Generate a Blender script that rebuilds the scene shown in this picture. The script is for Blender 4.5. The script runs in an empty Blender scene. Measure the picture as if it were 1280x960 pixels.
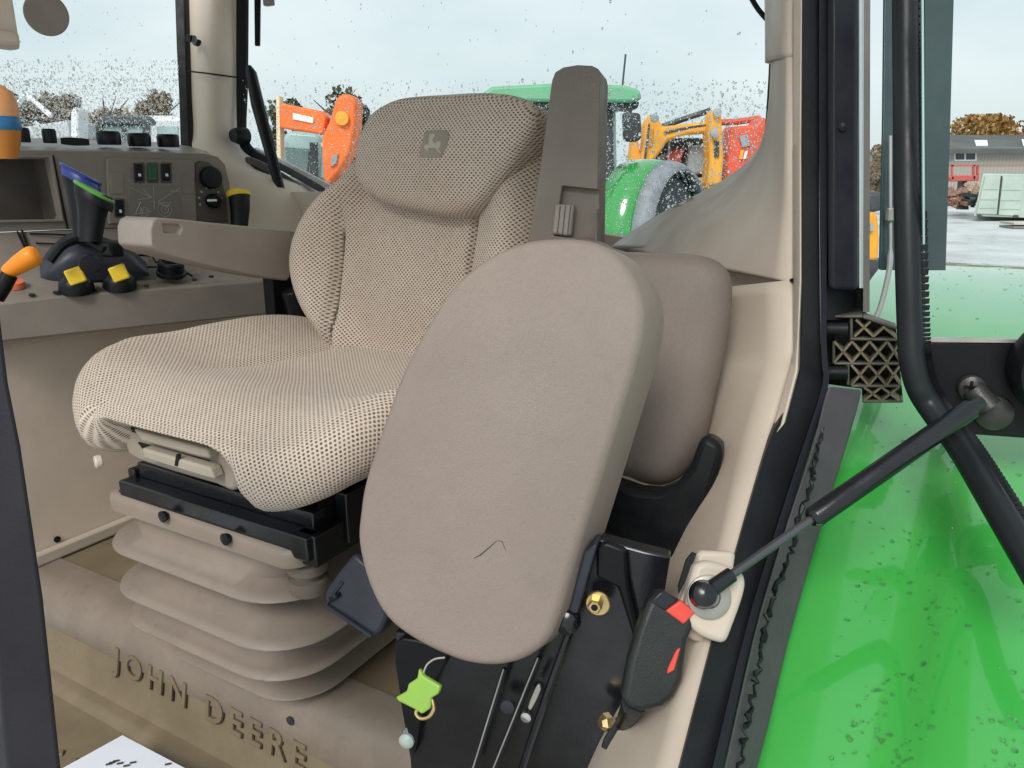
import bpy, bmesh, math, random
from mathutils import Vector, Matrix
random.seed(7)
R = math.radians
S = bpy.context.scene
COL = S.collection
V = Vector
# ------------------------------------------------------------------ camera geometry
FPX, PITCH, ZC = 961.0, R(15.4), 2.3
cp, sp = math.cos(PITCH), math.sin(PITCH)
CAM = V((0, 0, ZC))
FW = V((-.5, -.866, 0)).normalized()      # the way the tractor faces
LT = V((.866, -.5, 0)).normalized()       # the tractor's left side
UP = V((0, 0, 1))
def ray(x, y):
    u = (x-640)/FPX; v = (y-480)/FPX
    return V((u, cp-sp*v, -(sp+cp*v)))
def P(x, y, d): return CAM + ray(x, y)*d
def PL(x, y, o, n):
    r = ray(x, y)
    return CAM + r*((o-CAM).dot(n)/r.dot(n))
def PZ(x, y, h): return PL(x, y, V((0, 0, ZC+h)), UP)
def T(f, l, h): return FW*f + LT*l + UP*(ZC+h)      # tractor frame: forward, left, height from the camera

# ------------------------------------------------------------------ object helpers
def tag(o, label=None, cat=None, group=None, kind=None):
    if label: o['label'] = label
    if cat: o['category'] = cat
    if group: o['group'] = group
    if kind: o['kind'] = kind
    return o
def thing(name, loc, label, cat, group=None):
    o = bpy.data.objects.new(name, None); COL.objects.link(o)
    o.location = loc; o.empty_display_size = .05
    return tag(o, label, cat, group)
def link(name, me, mat, parent=None, smooth=True, bevel=0, seg=2, subsurf=0, angle=40):
    if mat is not None: me.materials.append(mat)
    o = bpy.data.objects.new(name, me); COL.objects.link(o)
    if smooth:
        me.polygons.foreach_set('use_smooth', [True]*len(me.polygons)); me.update()
    if parent is not None:
        o.parent = parent
        o.matrix_parent_inverse = Matrix.Translation(world_loc(parent)).inverted()
    if bevel:
        b = o.modifiers.new('Bevel', 'BEVEL'); b.width = bevel; b.segments = seg; b.limit_method = 'ANGLE'; b.angle_limit = R(35)
        b.harden_normals = False
    if subsurf:
        m = o.modifiers.new('Subdivision', 'SUBSURF'); m.levels = subsurf; m.render_levels = subsurf
    if smooth and angle:
        try: me.set_sharp_from_angle(angle=R(angle))
        except Exception: pass
        if bevel:
            w = o.modifiers.new('Weighted', 'WEIGHTED_NORMAL'); w.keep_sharp = True
    return o
def world_loc(o):
    return V(o.location) if o.type == 'EMPTY' else V((0, 0, 0))
def mk(name, vs, fs, mat, parent=None, uv=None, **k):
    me = bpy.data.meshes.new(name)
    me.from_pydata([tuple(v) for v in vs], [], fs)
    me.update()
    if uv is not None:
        ul = me.uv_layers.new(name='UVMap')
        for lp in me.loops: ul.data[lp.index].uv = uv[lp.vertex_index]
    bm = bmesh.new(); bm.from_mesh(me)
    bmesh.ops.recalc_face_normals(bm, faces=bm.faces); bm.to_mesh(me); bm.free()
    return link(name, me, mat, parent, **k)
class MB:
    """collects shapes that become ONE mesh"""
    def __init__(s): s.v = []; s.f = []
    def add(s, vs, fs):
        n = len(s.v); s.v += [V(v) for v in vs]; s.f += [tuple(i+n for i in f) for f in fs]
        return s
    def box(s, c, hx, hy, hz, X=None, Y=None, Z=None):
        X = X or LT; Y = Y or FW; Z = Z or UP
        vs = [c + X*(hx*a) + Y*(hy*b) + Z*(hz*d) for a in (-1, 1) for b in (-1, 1) for d in (-1, 1)]
        return s.add(vs, [(0, 1, 3, 2), (4, 6, 7, 5), (0, 4, 5, 1), (2, 3, 7, 6), (0, 2, 6, 4), (1, 5, 7, 3)])
    def prism(s, pts, ext):
        n = len(pts); vs = list(pts) + [p+ext for p in pts]
        fs = [tuple(range(n)), tuple(range(2*n-1, n-1, -1))] + [(i, n+i, n+(i+1) % n, (i+1) % n) for i in range(n)]
        return s.add(vs, fs)
    def tube(s, pts, r, n=12, cap=True):
        pts = [V(p) for p in pts]; m = len(pts)
        rr = r if isinstance(r, (list, tuple)) else [r]*m
        vs = []; fs = []
        t0 = (pts[1]-pts[0]).normalized()
        ref = UP if abs(t0.z) < .9 else V((1, 0, 0))
        a = t0.cross(ref).normalized()
        for i, p in enumerate(pts):
            t = (pts[min(i+1, m-1)]-pts[max(i-1, 0)]).normalized()
            a = (a - t*a.dot(t)).normalized(); b = t.cross(a)
            for k in range(n):
                q = 2*math.pi*k/n
                vs.append(p + (a*math.cos(q)+b*math.sin(q))*rr[i])
        for i in range(m-1):
            for k in range(n):
                fs.append((i*n+k, i*n+(k+1) % n, (i+1)*n+(k+1) % n, (i+1)*n+k))
        if cap: fs += [tuple(range(n-1, -1, -1)), tuple((m-1)*n+k for k in range(n))]
        return s.add(vs, fs)
    def lathe(s, o, ax, prof, n=24):
        """prof: (radius, height along the axis)"""
        ax = ax.normalized(); ref = UP if abs(ax.z) < .9 else V((1, 0, 0))
        a = ax.cross(ref).normalized(); b = ax.cross(a); m = len(prof)
        vs = [o + ax*h + (a*math.cos(2*math.pi*k/n)+b*math.sin(2*math.pi*k/n))*max(r, 1e-5) for r, h in prof for k in range(n)]
        fs = [(i*n+k, i*n+(k+1) % n, (i+1)*n+(k+1) % n, (i+1)*n+k) for i in range(m-1) for k in range(n)]
        fs += [tuple(range(n-1, -1, -1)), tuple((m-1)*n+k for k in range(n))]
        return s.add(vs, fs)
    def build(s, name, mat, parent=None, **k): return mk(name, s.v, s.f, mat, parent, **k)
def spline(pts, n=8, closed=False):
    pts = [V(p) for p in pts]; m = len(pts); out = []
    for i in range(m if closed else m-1):
        if closed: a, b, c, d = pts[(i-1) % m], pts[i], pts[(i+1) % m], pts[(i+2) % m]
        else: a, b, c, d = pts[max(i-1, 0)], pts[i], pts[i+1], pts[min(i+2, m-1)]
        for k in range(n):
            t = k/n
            out.append(.5*((2*b)+(c-a)*t+(2*a-5*b+4*c-d)*t*t+(3*b-a-3*c+d)*t**3))
    if not closed: out.append(pts[-1])
    return out
def sp2(pts, n=8, closed=True):
    return [(p.x, p.y) for p in spline([V((a, b, 0)) for a, b in pts], n, closed)]
def slab(name, pxs, o, n, thick, mat, parent=None, bevel=0, away=None, **k):
    """outline seen in the photo, laid on the plane (o, n), given a thickness away from the viewer"""
    n = n.normalized()
    if n.dot(CAM-o) < 0: n = -n
    pts = [PL(x, y, o, n) for x, y in pxs]
    return MB().prism(pts, (away if away else -n*thick)).build(name, mat, parent, bevel=bevel, **k)
def pslab(name, pxd, ext, mat, parent=None, bevel=0, **k):
    return MB().prism([P(*q) for q in pxd], ext).build(name, mat, parent, bevel=bevel, **k)
def ribbon(name, st, ext, mat, parent=None, bevel=0, n=1, **k):
    """st: stations (xl, yl, dl, xr, yr, dr) down a long profile"""
    A = [P(*q[:3]) for q in st]; B = [P(*q[3:]) for q in st]
    if n > 1: A = spline(A, n); B = spline(B, n)
    m = len(A); vs = []; fs = []
    for a, b in zip(A, B): vs += [a, b, b+ext, a+ext]
    for i in range(m-1):
        for j in range(4): fs.append((4*i+j, 4*i+(j+1) % 4, 4*i+4+(j+1) % 4, 4*i+4+j))
    fs += [(0, 1, 2, 3), (4*m-4, 4*m-3, 4*m-2, 4*m-1)]
    return mk(name, vs, fs, mat, parent, bevel=bevel, **k)
def grid(name, rows, mat, parent=None, uv=True, thick=0, **k):
    """rows: list of lists of points"""
    m, n = len(rows), len(rows[0]); vs = [p for r in rows for p in r]
    fs = [(i*n+j, i*n+j+1, (i+1)*n+j+1, (i+1)*n+j) for i in range(m-1) for j in range(n-1)]
    uvs = None
    if uv:
        uvs = []
        mid = n//2; vv = 0
        for i, r in enumerate(rows):
            if i: vv += (r[mid]-rows[i-1][mid]).length
            us = [0]
            for j in range(1, n): us.append(us[-1]+(r[j]-r[j-1]).length)
            c = us[mid]
            uvs += [(u-c, vv) for u in us]
    o = mk(name, vs, fs, mat, parent, uv=uvs, **k)
    if thick:
        s_ = o.modifiers.new('Solidify', 'SOLIDIFY'); s_.thickness = thick; s_.offset = 0
    return o
def pad(name, pts, n, thick, r, bulge, mat, parent=None, steps=6, rb=None, skew=None):
    """upholstered pad: closed outline pts (its front edge line), rounded front edge r, crowned by bulge"""
    n = n.normalized(); rb = rb or r*.6
    skew = skew or V((0, 0, 0))
    N = len(pts); c = sum(pts, V((0, 0, 0)))/N
    inn = []
    for i in range(N):
        t = (pts[(i+1) % N]-pts[i-1]).normalized(); q = n.cross(t).normalized()
        if q.dot(c-pts[i]) < 0: q = -q
        inn.append(q)
    for it in range(int(r*600)): inn = [(inn[i-1]+inn[i]*2+inn[(i+1) % N])/4 for i in range(N)]
    rings = []
    # back to front
    back = -thick
    for s_ in (0, .5, .8): rings.append(('s', s_, back, rb))
    for k in range(steps+1):
        a = math.pi/2*k/steps
        rings.append(('r', rb*(1-math.sin(a)), back+rb*(1-math.cos(a)), 0))
    for k in range(1, steps+1):
        a = math.pi/2*k/steps
        rings.append(('r', r*(1-math.cos(a)), -r+r*math.sin(a), 0))
    for s_ in (.97, .9, .8, .65, .5, .35, .2, .1, 0):
        rings.append(('f', s_, bulge*(1-s_*s_), r))
    vs = []; uv = []
    X = n.cross(UP).normalized(); Y = X.cross(n)
    for kd, a, h, rr in rings:
        for i in range(N):
            if kd == 'r': q = pts[i]+inn[i]*a
            else:
                e = pts[i]+inn[i]*rr; q = c+(e-c)*a
            q = q + n*h + skew*(-h)
            vs.append(q); uv.append((q.dot(X), q.dot(Y)+(h*.6 if kd == 'r' else 0)))
    m = len(rings)
    fs = [(i*N+k, i*N+(k+1) % N, (i+1)*N+(k+1) % N, (i+1)*N+k) for i in range(m-1) for k in range(N)]
    o = mk(name, vs, fs, mat, parent, uv=uv, angle=0)
    bm = bmesh.new(); bm.from_mesh(o.data); bmesh.ops.remove_doubles(bm, verts=bm.verts, dist=1e-5)
    bmesh.ops.recalc_face_normals(bm, faces=bm.faces); bm.to_mesh(o.data); bm.free()
    return o
def cut(o, mb):
    """carve the shapes of mb out of o"""
    c = mb.build('cutter', None, None, smooth=False)
    m = o.modifiers.new('Boolean', 'BOOLEAN'); m.object = c; m.operation = 'DIFFERENCE'; m.solver = 'EXACT'
    while o.modifiers[0] != m: o.modifiers.move(o.modifiers.find(m.name), 0)
    mods = [q for q in o.modifiers if q != m]
    for q in mods: q.show_viewport = False
    bpy.context.view_layer.update()
    dg = bpy.context.evaluated_depsgraph_get()
    me = bpy.data.meshes.new_from_object(o.evaluated_get(dg))
    o.modifiers.remove(m)
    for q in mods: q.show_viewport = True
    mats = [q for q in o.data.materials]
    o.data = me
    me.materials.clear()
    for q in mats: me.materials.append(q)
    me.polygons.foreach_set('material_index', [0]*len(me.polygons))
    try: me.set_sharp_from_angle(angle=R(40))
    except Exception: pass
    bpy.data.objects.remove(c)
    return o
def text(name, s, o, X, Y, size, depth, mat, parent=None, space=1.0, bold=0.0):
    cu = bpy.data.curves.new(name, 'FONT'); cu.body = s; cu.size = size; cu.extrude = depth; cu.space_character = space; cu.offset = bold
    cu.resolution_u = 4
    t = bpy.data.objects.new(name, cu); COL.objects.link(t)
    bpy.context.view_layer.update()
    me = bpy.data.meshes.new_from_object(t.evaluated_get(bpy.context.evaluated_depsgraph_get()))
    bpy.data.objects.remove(t)
    N = X.cross(Y)
    M = Matrix((X, Y, N)).transposed().to_4x4(); M.translation = o
    me.transform(M)
    me.materials.clear()
    return link(name, me, mat, parent, smooth=False)

# ------------------------------------------------------------------ materials
def srgb(r, g, b):
    f = lambda c: (c/255/12.92) if c/255 <= .04045 else ((c/255+.055)/1.055)**2.4
    if max(r, g, b)-min(r, g, b) < 70:
        l_ = .3*r+.55*g+.15*b; k = .74; r, g, b = (l_+(r-l_)*k)*1.002, (l_+(g-l_)*k)*.985, (l_+(b-l_)*k)*.985
    return (f(r), f(g), f(b), 1)
class NT:
    def __init__(s, mat): s.t = mat.node_tree; s.n = s.t.nodes; s.l = s.t.links
    def new(s, ty, **k):
        q = s.n.new(ty)
        for a, b in k.items(): setattr(q, a, b)
        return q
    def lk(s, a, b): s.l.new(a, b)
    def math(s, op, a, b=None, clamp=False):
        q = s.new('ShaderNodeMath', operation=op); q.use_clamp = clamp
        for i, x in enumerate((a, b)):
            if x is None: continue
            if isinstance(x, (int, float)): q.inputs[i].default_value = x
            else: s.lk(x, q.inputs[i])
        return q.outputs[0]
    def mapr(s, x, a, b, c=0, d=1, smooth=True):
        q = s.new('ShaderNodeMapRange'); q.interpolation_type = 'SMOOTHSTEP' if smooth else 'LINEAR'
        s.lk(x, q.inputs[0])
        for i, z in zip((1, 2, 3, 4), (a, b, c, d)): q.inputs[i].default_value = z
        return q.outputs[0]
    def noise(s, scale, detail=3, rough=.5, vec=None):
        q = s.new('ShaderNodeTexNoise'); q.inputs['Scale'].default_value = scale; q.inputs['Detail'].default_value = detail
        q.inputs['Roughness'].default_value = rough
        if vec is None:
            vec = s.obj()
        s.lk(vec, q.inputs['Vector'])
        return q.outputs[0]
    def obj(s):
        return s.new('ShaderNodeTexCoord').outputs['Object']
    def mix(s, fac, a, b, blend='MIX'):
        q = s.new('ShaderNodeMix', data_type='RGBA', blend_type=blend)
        if isinstance(fac, (int, float)): q.inputs[0].default_value = fac
        else: s.lk(fac, q.inputs[0])
        for i, x in ((6, a), (7, b)):
            if isinstance(x, tuple): q.inputs[i].default_value = x
            else: s.lk(x, q.inputs[i])
        return q.outputs[2]
    def bump(s, h, strength, dist=.001, nrm=None):
        q = s.new('ShaderNodeBump'); q.inputs['Strength'].default_value = strength; q.inputs['Distance'].default_value = dist
        s.lk(h, q.inputs['Height'])
        if nrm is not None: s.lk(nrm, q.inputs['Normal'])
        return q.outputs[0]
MATS = {}
def base(name):
    m = bpy.data.materials.new(name); m.use_nodes = True
    t = NT(m); b = t.n['Principled BSDF']
    return m, t, b
def plastic(name, col, rough=.5, var=.12, grain=0.25, gscale=900, spec=.4, dirt=0.0, coat=0.0, metal=0.0, vscale=9, speck=0.0):
    m, t, b = base(name)
    n1 = t.noise(vscale, 5, .6); v = t.mapr(n1, .3, .7)
    dark = tuple(c*(1-var) for c in col[:3])+(1,); lite = tuple(min(1, c*(1+var)) for c in col[:3])+(1,)
    c = t.mix(v, dark, lite)
    if dirt:
        n2 = t.noise(vscale*5, 6, .7); c = t.mix(t.math('MULTIPLY', t.mapr(n2, .5, .75), dirt), c, (.14, .11, .08, 1))
    if speck:
        n3 = t.noise(420, 3, .75); n4 = t.noise(2.6, 5, .65)
        c = t.mix(t.math('MULTIPLY', t.mapr(n3, .42, .72), speck), c, tuple(q*.45 for q in col[:3])+(1,))
        c = t.mix(t.math('MULTIPLY', t.mapr(n4, .48, .68), speck*1.2), c, (.17, .13, .115, 1))
    t.lk(c, b.inputs['Base Color'])
    rn = t.noise(vscale*3, 4, .6)
    t.lk(t.mapr(rn, .25, .75, max(.02, rough-.1), min(1, rough+.1)), b.inputs['Roughness'])
    b.inputs['Specular IOR Level'].default_value = spec
    b.inputs['Metallic'].default_value = metal
    b.inputs['Coat Weight'].default_value = coat; b.inputs['Coat Roughness'].default_value = .05
    if grain:
        g = t.noise(gscale, 2, .6)
        t.lk(t.bump(g, grain, .0012), b.inputs['Normal'])
    return m
def fabric(name='dotted_fabric', seams=()):
    m, t, b = base(name)
    uv = t.new('ShaderNodeUVMap').outputs[0]
    sx = t.new('ShaderNodeSeparateXYZ'); t.lk(uv, sx.inputs[0])
    wob = t.noise(14, 2, .5, uv)
    u = t.math('ADD', sx.outputs[0], t.math('MULTIPLY', t.math('SUBTRACT', wob, .5), .004))
    v = t.math('ADD', sx.outputs[1], t.math('MULTIPLY', t.math('SUBTRACT', wob, .5), .003))
    PX, PY = .0063, .0032
    vy = t.math('DIVIDE', v, PY); row = t.math('FLOOR', vy)
    odd = t.math('MULTIPLY', t.math('FLOORED_MODULO', row, 2), .5)
    fx = t.math('SUBTRACT', t.math('FRACT', t.math('ADD', t.math('DIVIDE', u, PX), odd)), .5)
    fy = t.math('SUBTRACT', t.math('FRACT', vy), .5)
    d = t.math('SQRT', t.math('ADD', t.math('POWER', t.math('MULTIPLY', fx, PX/.00198), 2), t.math('POWER', t.math('MULTIPLY', fy, PY/.00155), 2)))
    dot = t.mapr(d, .55, 1.0, 1, 0)
    weave = t.noise(2600, 2, .6, uv)
    big = t.noise(5, 4, .6, uv)
    c0 = t.mix(t.mapr(big, .3, .7), srgb(206, 186, 164), srgb(222, 204, 184))
    c0 = t.mix(t.math('MULTIPLY', t.mapr(weave, .35, .7), .35), c0, srgb(150, 132, 110))
    dn = t.noise(90, 3, .6, uv)
    c = t.mix(t.math('MULTIPLY', dot, t.mapr(dn, .2, .7, .6, 1)), c0, srgb(92, 74, 62))
    for (us, v0, v1) in seams:
        d_ = t.math('ABSOLUTE', t.math('SUBTRACT', sx.outputs[0], us))
        line = t.math('MULTIPLY', t.mapr(d_, .0008, .0032, 1, 0), t.math('MULTIPLY', t.mapr(sx.outputs[1], v1-.02, v1, 1, 0), t.mapr(sx.outputs[1], v0, v0+.02, 0, 1)))
        c = t.mix(t.math('MULTIPLY', line, .85), c, srgb(62, 50, 42))
    t.lk(c, b.inputs['Base Color']); b.inputs['Roughness'].default_value = .9
    b.inputs['Specular IOR Level'].default_value = .15
    b.inputs['Sheen Weight'].default_value = .25; b.inputs['Sheen Roughness'].default_value = .5
    h = t.math('ADD', t.math('MULTIPLY', dot, -1), t.math('MULTIPLY', weave, .5))
    t.lk(t.bump(h, .7, .0012), b.inputs['Normal'])
    return m
def paint(name, col, drops=False):
    m, t, b = base(name)
    n1 = t.noise(3, 4, .6)
    t.lk(t.mix(t.mapr(n1, .3, .7), tuple(c*.94 for c in col[:3])+(1,), col), b.inputs['Base Color'])
    b.inputs['Roughness'].default_value = .22
    b.inputs['Coat Weight'].default_value = 1; b.inputs['Coat Roughness'].default_value = .04; b.inputs['Coat IOR'].default_value = 1.55
    n2 = t.noise(3.5, 2, .5)
    t.lk(t.bump(n2, .10, .02), b.inputs['Normal'])
    return m
def glass(name, tint, drops, dscale=260, thr=.34):
    m, t, b = base(name)
    out = t.n['Material Output']
    tr = t.new('ShaderNodeBsdfTransparent'); tr.inputs[0].default_value = tint
    gl = t.new('ShaderNodeBsdfGlossy'); gl.inputs['Roughness'].default_value = .01
    fr = t.new('ShaderNodeFresnel'); fr.inputs[0].default_value = 1.45
    mx = t.new('ShaderNodeMixShader')
    t.lk(t.math('MULTIPLY', fr.outputs[0], .7), mx.inputs[0]); t.lk(tr.outputs[0], mx.inputs[1]); t.lk(gl.outputs[0], mx.inputs[2])
    last = mx.outputs[0]
    if drops:
        ob = t.obj()
        vo = t.new('ShaderNodeTexVoronoi'); vo.inputs['Scale'].default_value = dscale; t.lk(ob, vo.inputs['Vector'])
        big = t.noise(9, 3, .6, ob); big2 = t.noise(dscale*.35, 2, .6, ob)
        lim = t.math('MULTIPLY', t.math('MULTIPLY', t.mapr(big, .35, .65, .55, 1.1), t.mapr(big2, .35, .6, .2, 1)), thr)
        mask = t.math('LESS_THAN', vo.outputs['Distance'], lim)
        refr = t.new('ShaderNodeBsdfRefraction'); refr.inputs['IOR'].default_value = 1.10; refr.inputs['Roughness'].default_value = .05
        refr.inputs[0].default_value = (.93, .96, .96, 1)
        t.lk(t.bump(t.math('MULTIPLY', vo.outputs['Distance'], -1), 1.0, .02), refr.inputs['Normal'])
        m2 = t.new('ShaderNodeMixShader'); t.lk(t.math('MULTIPLY', mask, drops), m2.inputs[0])
        t.lk(last, m2.inputs[1]); t.lk(refr.outputs[0], m2.inputs[2]); last = m2.outputs[0]
    t.lk(last, out.inputs['Surface'])
    return m
def leafmat(name, a, b_):
    m, t, b = base(name)
    n = t.noise(1.2, 4, .7)
    t.lk(t.mix(t.mapr(n, .35, .65), a, b_), b.inputs['Base Color']); b.inputs['Roughness'].default_value = .7
    return m
FAB = fabric()
FABS = fabric('dotted_fabric_with_seams', ((-.073, -.06, .18), (.17, -.06, .21)))
BEIGE = plastic('beige_plastic', srgb(222, 202, 180), .5, .06, .2, 1200)
CREAM = plastic('cream_trim_plastic', srgb(196, 182, 162), .42, .06, .12, 1200, vscale=4)
TAUPE = plastic('taupe_trim_plastic', srgb(196, 182, 164), .5, .06, .2, 1200, vscale=5)
GREYB = plastic('grey_brown_armrest_plastic', srgb(150, 140, 129), .5, .08, .3, 1100)
CONS = plastic('console_grey_brown_plastic', srgb(130, 121, 110), .5, .1, .25, 1000)
CONSD = plastic('dark_recess_plastic', srgb(84, 76, 68), .6, .1, .2, 900)
VINYL = plastic('grained_vinyl', srgb(148, 132, 120), .43, .045, .7, 1300, dirt=.14, vscale=6, speck=.13)
BELL = plastic('bellows_rubber', srgb(138, 124, 110), .42, .07, .25, 900, dirt=.3, vscale=12)
FLOORM = plastic('olive_floor_rubber', srgb(122, 106, 78), .6, .12, .3, 500, dirt=.35)
BLACK = plastic('black_plastic', (.007, .0075, .009, 1), .36, .2, .2, 1000, spec=.22)
BLACKG = plastic('gloss_black_metal', (.008, .009, .012, 1), .22, .2, .06, 300, spec=.5)
SATIN = plastic('satin_black_post', (.012, .013, .018, 1), .38, .15, .1, 600, spec=.22)
RUB = plastic('black_rubber_seal', (.013, .014, .016, 1), .5, .2, .25, 600, spec=.2)
DGREY = plastic('dark_grey_seal', (.065, .058, .066, 1), .45, .15, .12, 500, dirt=.1)
BLUEG = plastic('blue_grey_black_plastic', (.03, .034, .045, 1), .35, .2, .15, 800, spec=.22)
CHROME = plastic('bright_metal', (.6, .6, .6, 1), .25, .1, 0, metal=1)
GOLD = plastic('yellow_zinc_bolt', (.62, .46, .22, 1), .35, .2, .1, 400, metal=.9)
GREYZ = plastic('grey_zinc', (.42, .40, .36, 1), .4, .2, .1, 400, metal=.6)
ORANGE = plastic('orange_plastic', (.85, .27, .015, 1), .4, .08, .05)
REDBTN = plastic('red_button_plastic', (.72, .07, .05, 1), .4, .08, .05)
YELLOW = plastic('yellow_plastic', (.85, .58, .03, 1), .4, .08, .05)
BLUE = plastic('blue_plastic', (.03, .05, .26, 1), .3, .1, .05)
BBAND = plastic('mid_blue_plastic', (.02, .14, .32, 1), .35, .1, .05)
LIME = plastic('lime_green_plastic', (.24, .42, .07, 1), .35, .08, .05)
GRN = plastic('green_rim_plastic', (.12, .42, .06, 1), .35, .1, .05)
GRNSW = plastic('green_switch', (.01, .10, .05, 1), .35, .1, .05)
WHITE = plastic('white_print', (.75, .78, .8, 1), .5, .04, 0)
PALEP = plastic('pale_print', (.36, .36, .34, 1), .5, .1, 0)
PAPER = plastic('white_paper', (.78, .82, .92, 1), .5, .03, .05)
PLATE = plastic('diagram_plate', srgb(118, 112, 102), .4, .06, .1)
INK_SHADE = plastic('letter_shadow_and_ink', srgb(74, 64, 48), .7, .2, .2)
GREEN = paint('tractor_green_paint', (.042, .37, .055, 1))
SILVER = plastic('silver_edge', (.55, .55, .57, 1), .3, .1, 0, metal=.3)
GLASS = glass('rain_wet_glass', (.93, .975, .97, 1), .7, 170, .42)
GLASSD = glass('door_glass', (.80, .96, .92, 1), .9, 90, .12)
FRIT = plastic('dark_tinted_band', (.035, .06, .065, 1), .25, .2, .02, coat=.4)

# ================================================================== THE SETTING
def rect(name, pts, mat, parent=None, **k): return mk(name, pts, [tuple(range(len(pts)))], mat, parent, smooth=False, **k)
m, t, b = base('wet_concrete')
n1 = t.noise(.25, 6, .65); n2 = t.noise(3, 5, .6)
t.lk(t.mix(t.mapr(n1, .3, .7), (.46, .48, .48, 1), (.62, .64, .64, 1)), b.inputs['Base Color'])
t.lk(t.mapr(n1, .4, .6, .25, .7), b.inputs['Roughness']); t.lk(t.bump(n2, .2, .02), b.inputs['Normal'])
tag(rect('ground', [V((-300, -80, 0)), V((300, -80, 0)), V((300, 500, 0)), V((-300, 500, 0))], m), kind='structure')

# cab floor: raised plinth under the seat, its front face, the lower footwell
FL = []
prof = [(-1.75, -.70), (-.70, -.70), (-.668, -.701), (-.650, -.708), (-.638, -.722), (-.634, -.745), (-.618, -.835), (-.612, -.846), (-.600, -.848), (-.590, -.852), (-.585, -.862), (-.56, -.866), (.35, -.868)]
rows = [[T(f_, l_, h_) for f_, h_ in prof] for l_ in [(-1.41+i*.06) for i in range(22)]]
floor = tag(grid('floor', rows, FLOORM, uv=False, angle=50), kind='structure')
# lighter worn nose of the plinth
nose = [[T(f_, l_, h_) for f_, h_ in [(-.705, -.697), (-.668, -.698), (-.648, -.705), (-.635, -.72), (-.631, -.745), (-.626, -.772), (-.629, -.776)]] for l_ in [(-1.40+i*.05) for i in range(22)]]
grid('nosing', nose, plastic('worn_nosing', srgb(132, 119, 104), .5, .1, .3, 500, dirt=.35), floor, uv=False, angle=60)
for a_ in (-1.33, -.72):
    MB().lathe(T(-.631, a_, -.735), FW, [(.0065, 0), (.0065, .002), (.003, .003), (.0, .003)], 12).build('screw', BLUEG, floor)
# moulded writing on the plinth face, over a dark copy painted as its shadow
fo = T(-.634, 0, -.745); fn = (FW*.985+UP*.17).normalized()
a0 = PL(146, 836, fo, fn); a1 = PL(372, 958, fo, fn)
fu = fn.cross(LT).normalized(); fu = fu if fu.z > 0 else -fu
wd = (a1-a0).length
for dz, mt, off in ((0, INK_SHADE, .0025), (.0016, FLOORM, .0038)):
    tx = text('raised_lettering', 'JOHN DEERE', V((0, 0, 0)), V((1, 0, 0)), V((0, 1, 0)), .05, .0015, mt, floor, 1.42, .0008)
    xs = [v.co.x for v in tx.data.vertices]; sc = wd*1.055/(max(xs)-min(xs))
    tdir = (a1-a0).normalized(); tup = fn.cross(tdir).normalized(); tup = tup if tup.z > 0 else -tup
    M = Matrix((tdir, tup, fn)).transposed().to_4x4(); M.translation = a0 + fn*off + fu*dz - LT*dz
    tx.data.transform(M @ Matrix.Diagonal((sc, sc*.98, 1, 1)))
# chequer tread of the footwell
mt_ = MB()
for i in range(14):
    for j in range(9):
        c = T(-.50+j*.055, -1.33+i*.055, -.8655)
        X = (LT+FW*(1 if (i+j) % 2 else -1)).normalized(); mt_.box(c, .02, .006, .004, X, UP.cross(X), UP)
mt_.build('tread_pattern', FLOORM, floor, bevel=.002)

# ================================================================== THE CAB SHELL
cab = thing('tractor_cab', T(-1.0, -.8, -.75), 'fixed shell of the tractor cab: beige trim, dark door post, wet windows behind the seat', 'tractor cab')
RW = V((-.73, 2.05, ZC))                 # a point of the rear window's plane (normal FW)
# wall beneath the console
WL = -1.40
wall = MB().prism([T(-2.1, WL, -.705), T(.25, WL, -.705), T(.25, WL, -.27), T(-2.1, WL, -.27)], -LT*.03).build('side_wall', BEIGE, cab)
MB().prism([T(-2.1, WL, -.29), T(.25, WL, -.29), T(.25, WL, -.255), T(-2.1, WL, -.255)], LT*.02).build('wall_rail', CREAM, cab, bevel=.008)
MB().prism([T(-2.1, WL+.002, -.698), T(-.66, WL+.002, -.698), T(-.66, WL+.002, -.672), T(-2.1, WL+.002, -.672)], LT*.016).build('skirting', CREAM, cab, bevel=.005)
MB().lathe(PL(71, 674, T(0, WL+.001, 0), LT), LT, [(.006, 0), (.006, .003), (.002, .004)], 10).build('screw', BLACK, cab)
# rear wall under the rear window
MB().prism([PL(300, 240, RW, FW), PL(420, 240, RW, FW), PL(800, 300, RW, FW), PL(1000, 300, RW, FW), PL(1000, 1000, RW, FW), PL(300, 1000, RW, FW)], -FW*.03).build('rear_wall', TAUPE, cab)
# corner pillar at the far rear
pil = [(234, -30, 2.02, 299, -30, 2.05), (235, 60, 2.0, 299, 60, 2.03), (236, 120, 1.98, 298, 120, 2.02), (238, 165, 1.96, 297, 160, 2.02), (243, 190, 1.92, 305, 185, 2.02), (262, 205, 1.86, 340, 212, 2.0), (280, 232, 1.84, 402, 240, 1.97), (286, 300, 1.82, 420, 300, 1.95), (286, 420, 1.8, 420, 420, 1.93)]
rows = []
for q in pil:
    a, b_ = P(*q[:3]), P(*q[3:]); r_ = []
    for k in range(13):
        s_ = k/12; bul = math.sin(math.pi*s_)
        r_.append(a.lerp(b_, s_) - ray((q[0]+q[3])/2, q[1])*(.045*bul))
    rows.append(r_)
rr = []
for j in range(13): rr.append(spline([r_[j] for r_ in rows], 4))
grid('corner_pillar', [list(x) for x in zip(*rr)], plastic('pillar_trim_plastic', srgb(208, 195, 175), .45, .06, .15, 1200, vscale=4), cab, uv=False)
MB().tube([P(235, 89, 1.955), P(262, 92, 1.945), P(298, 97, 1.995)], .0022, 6).build('trim_seam', BLACK, cab)
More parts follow.
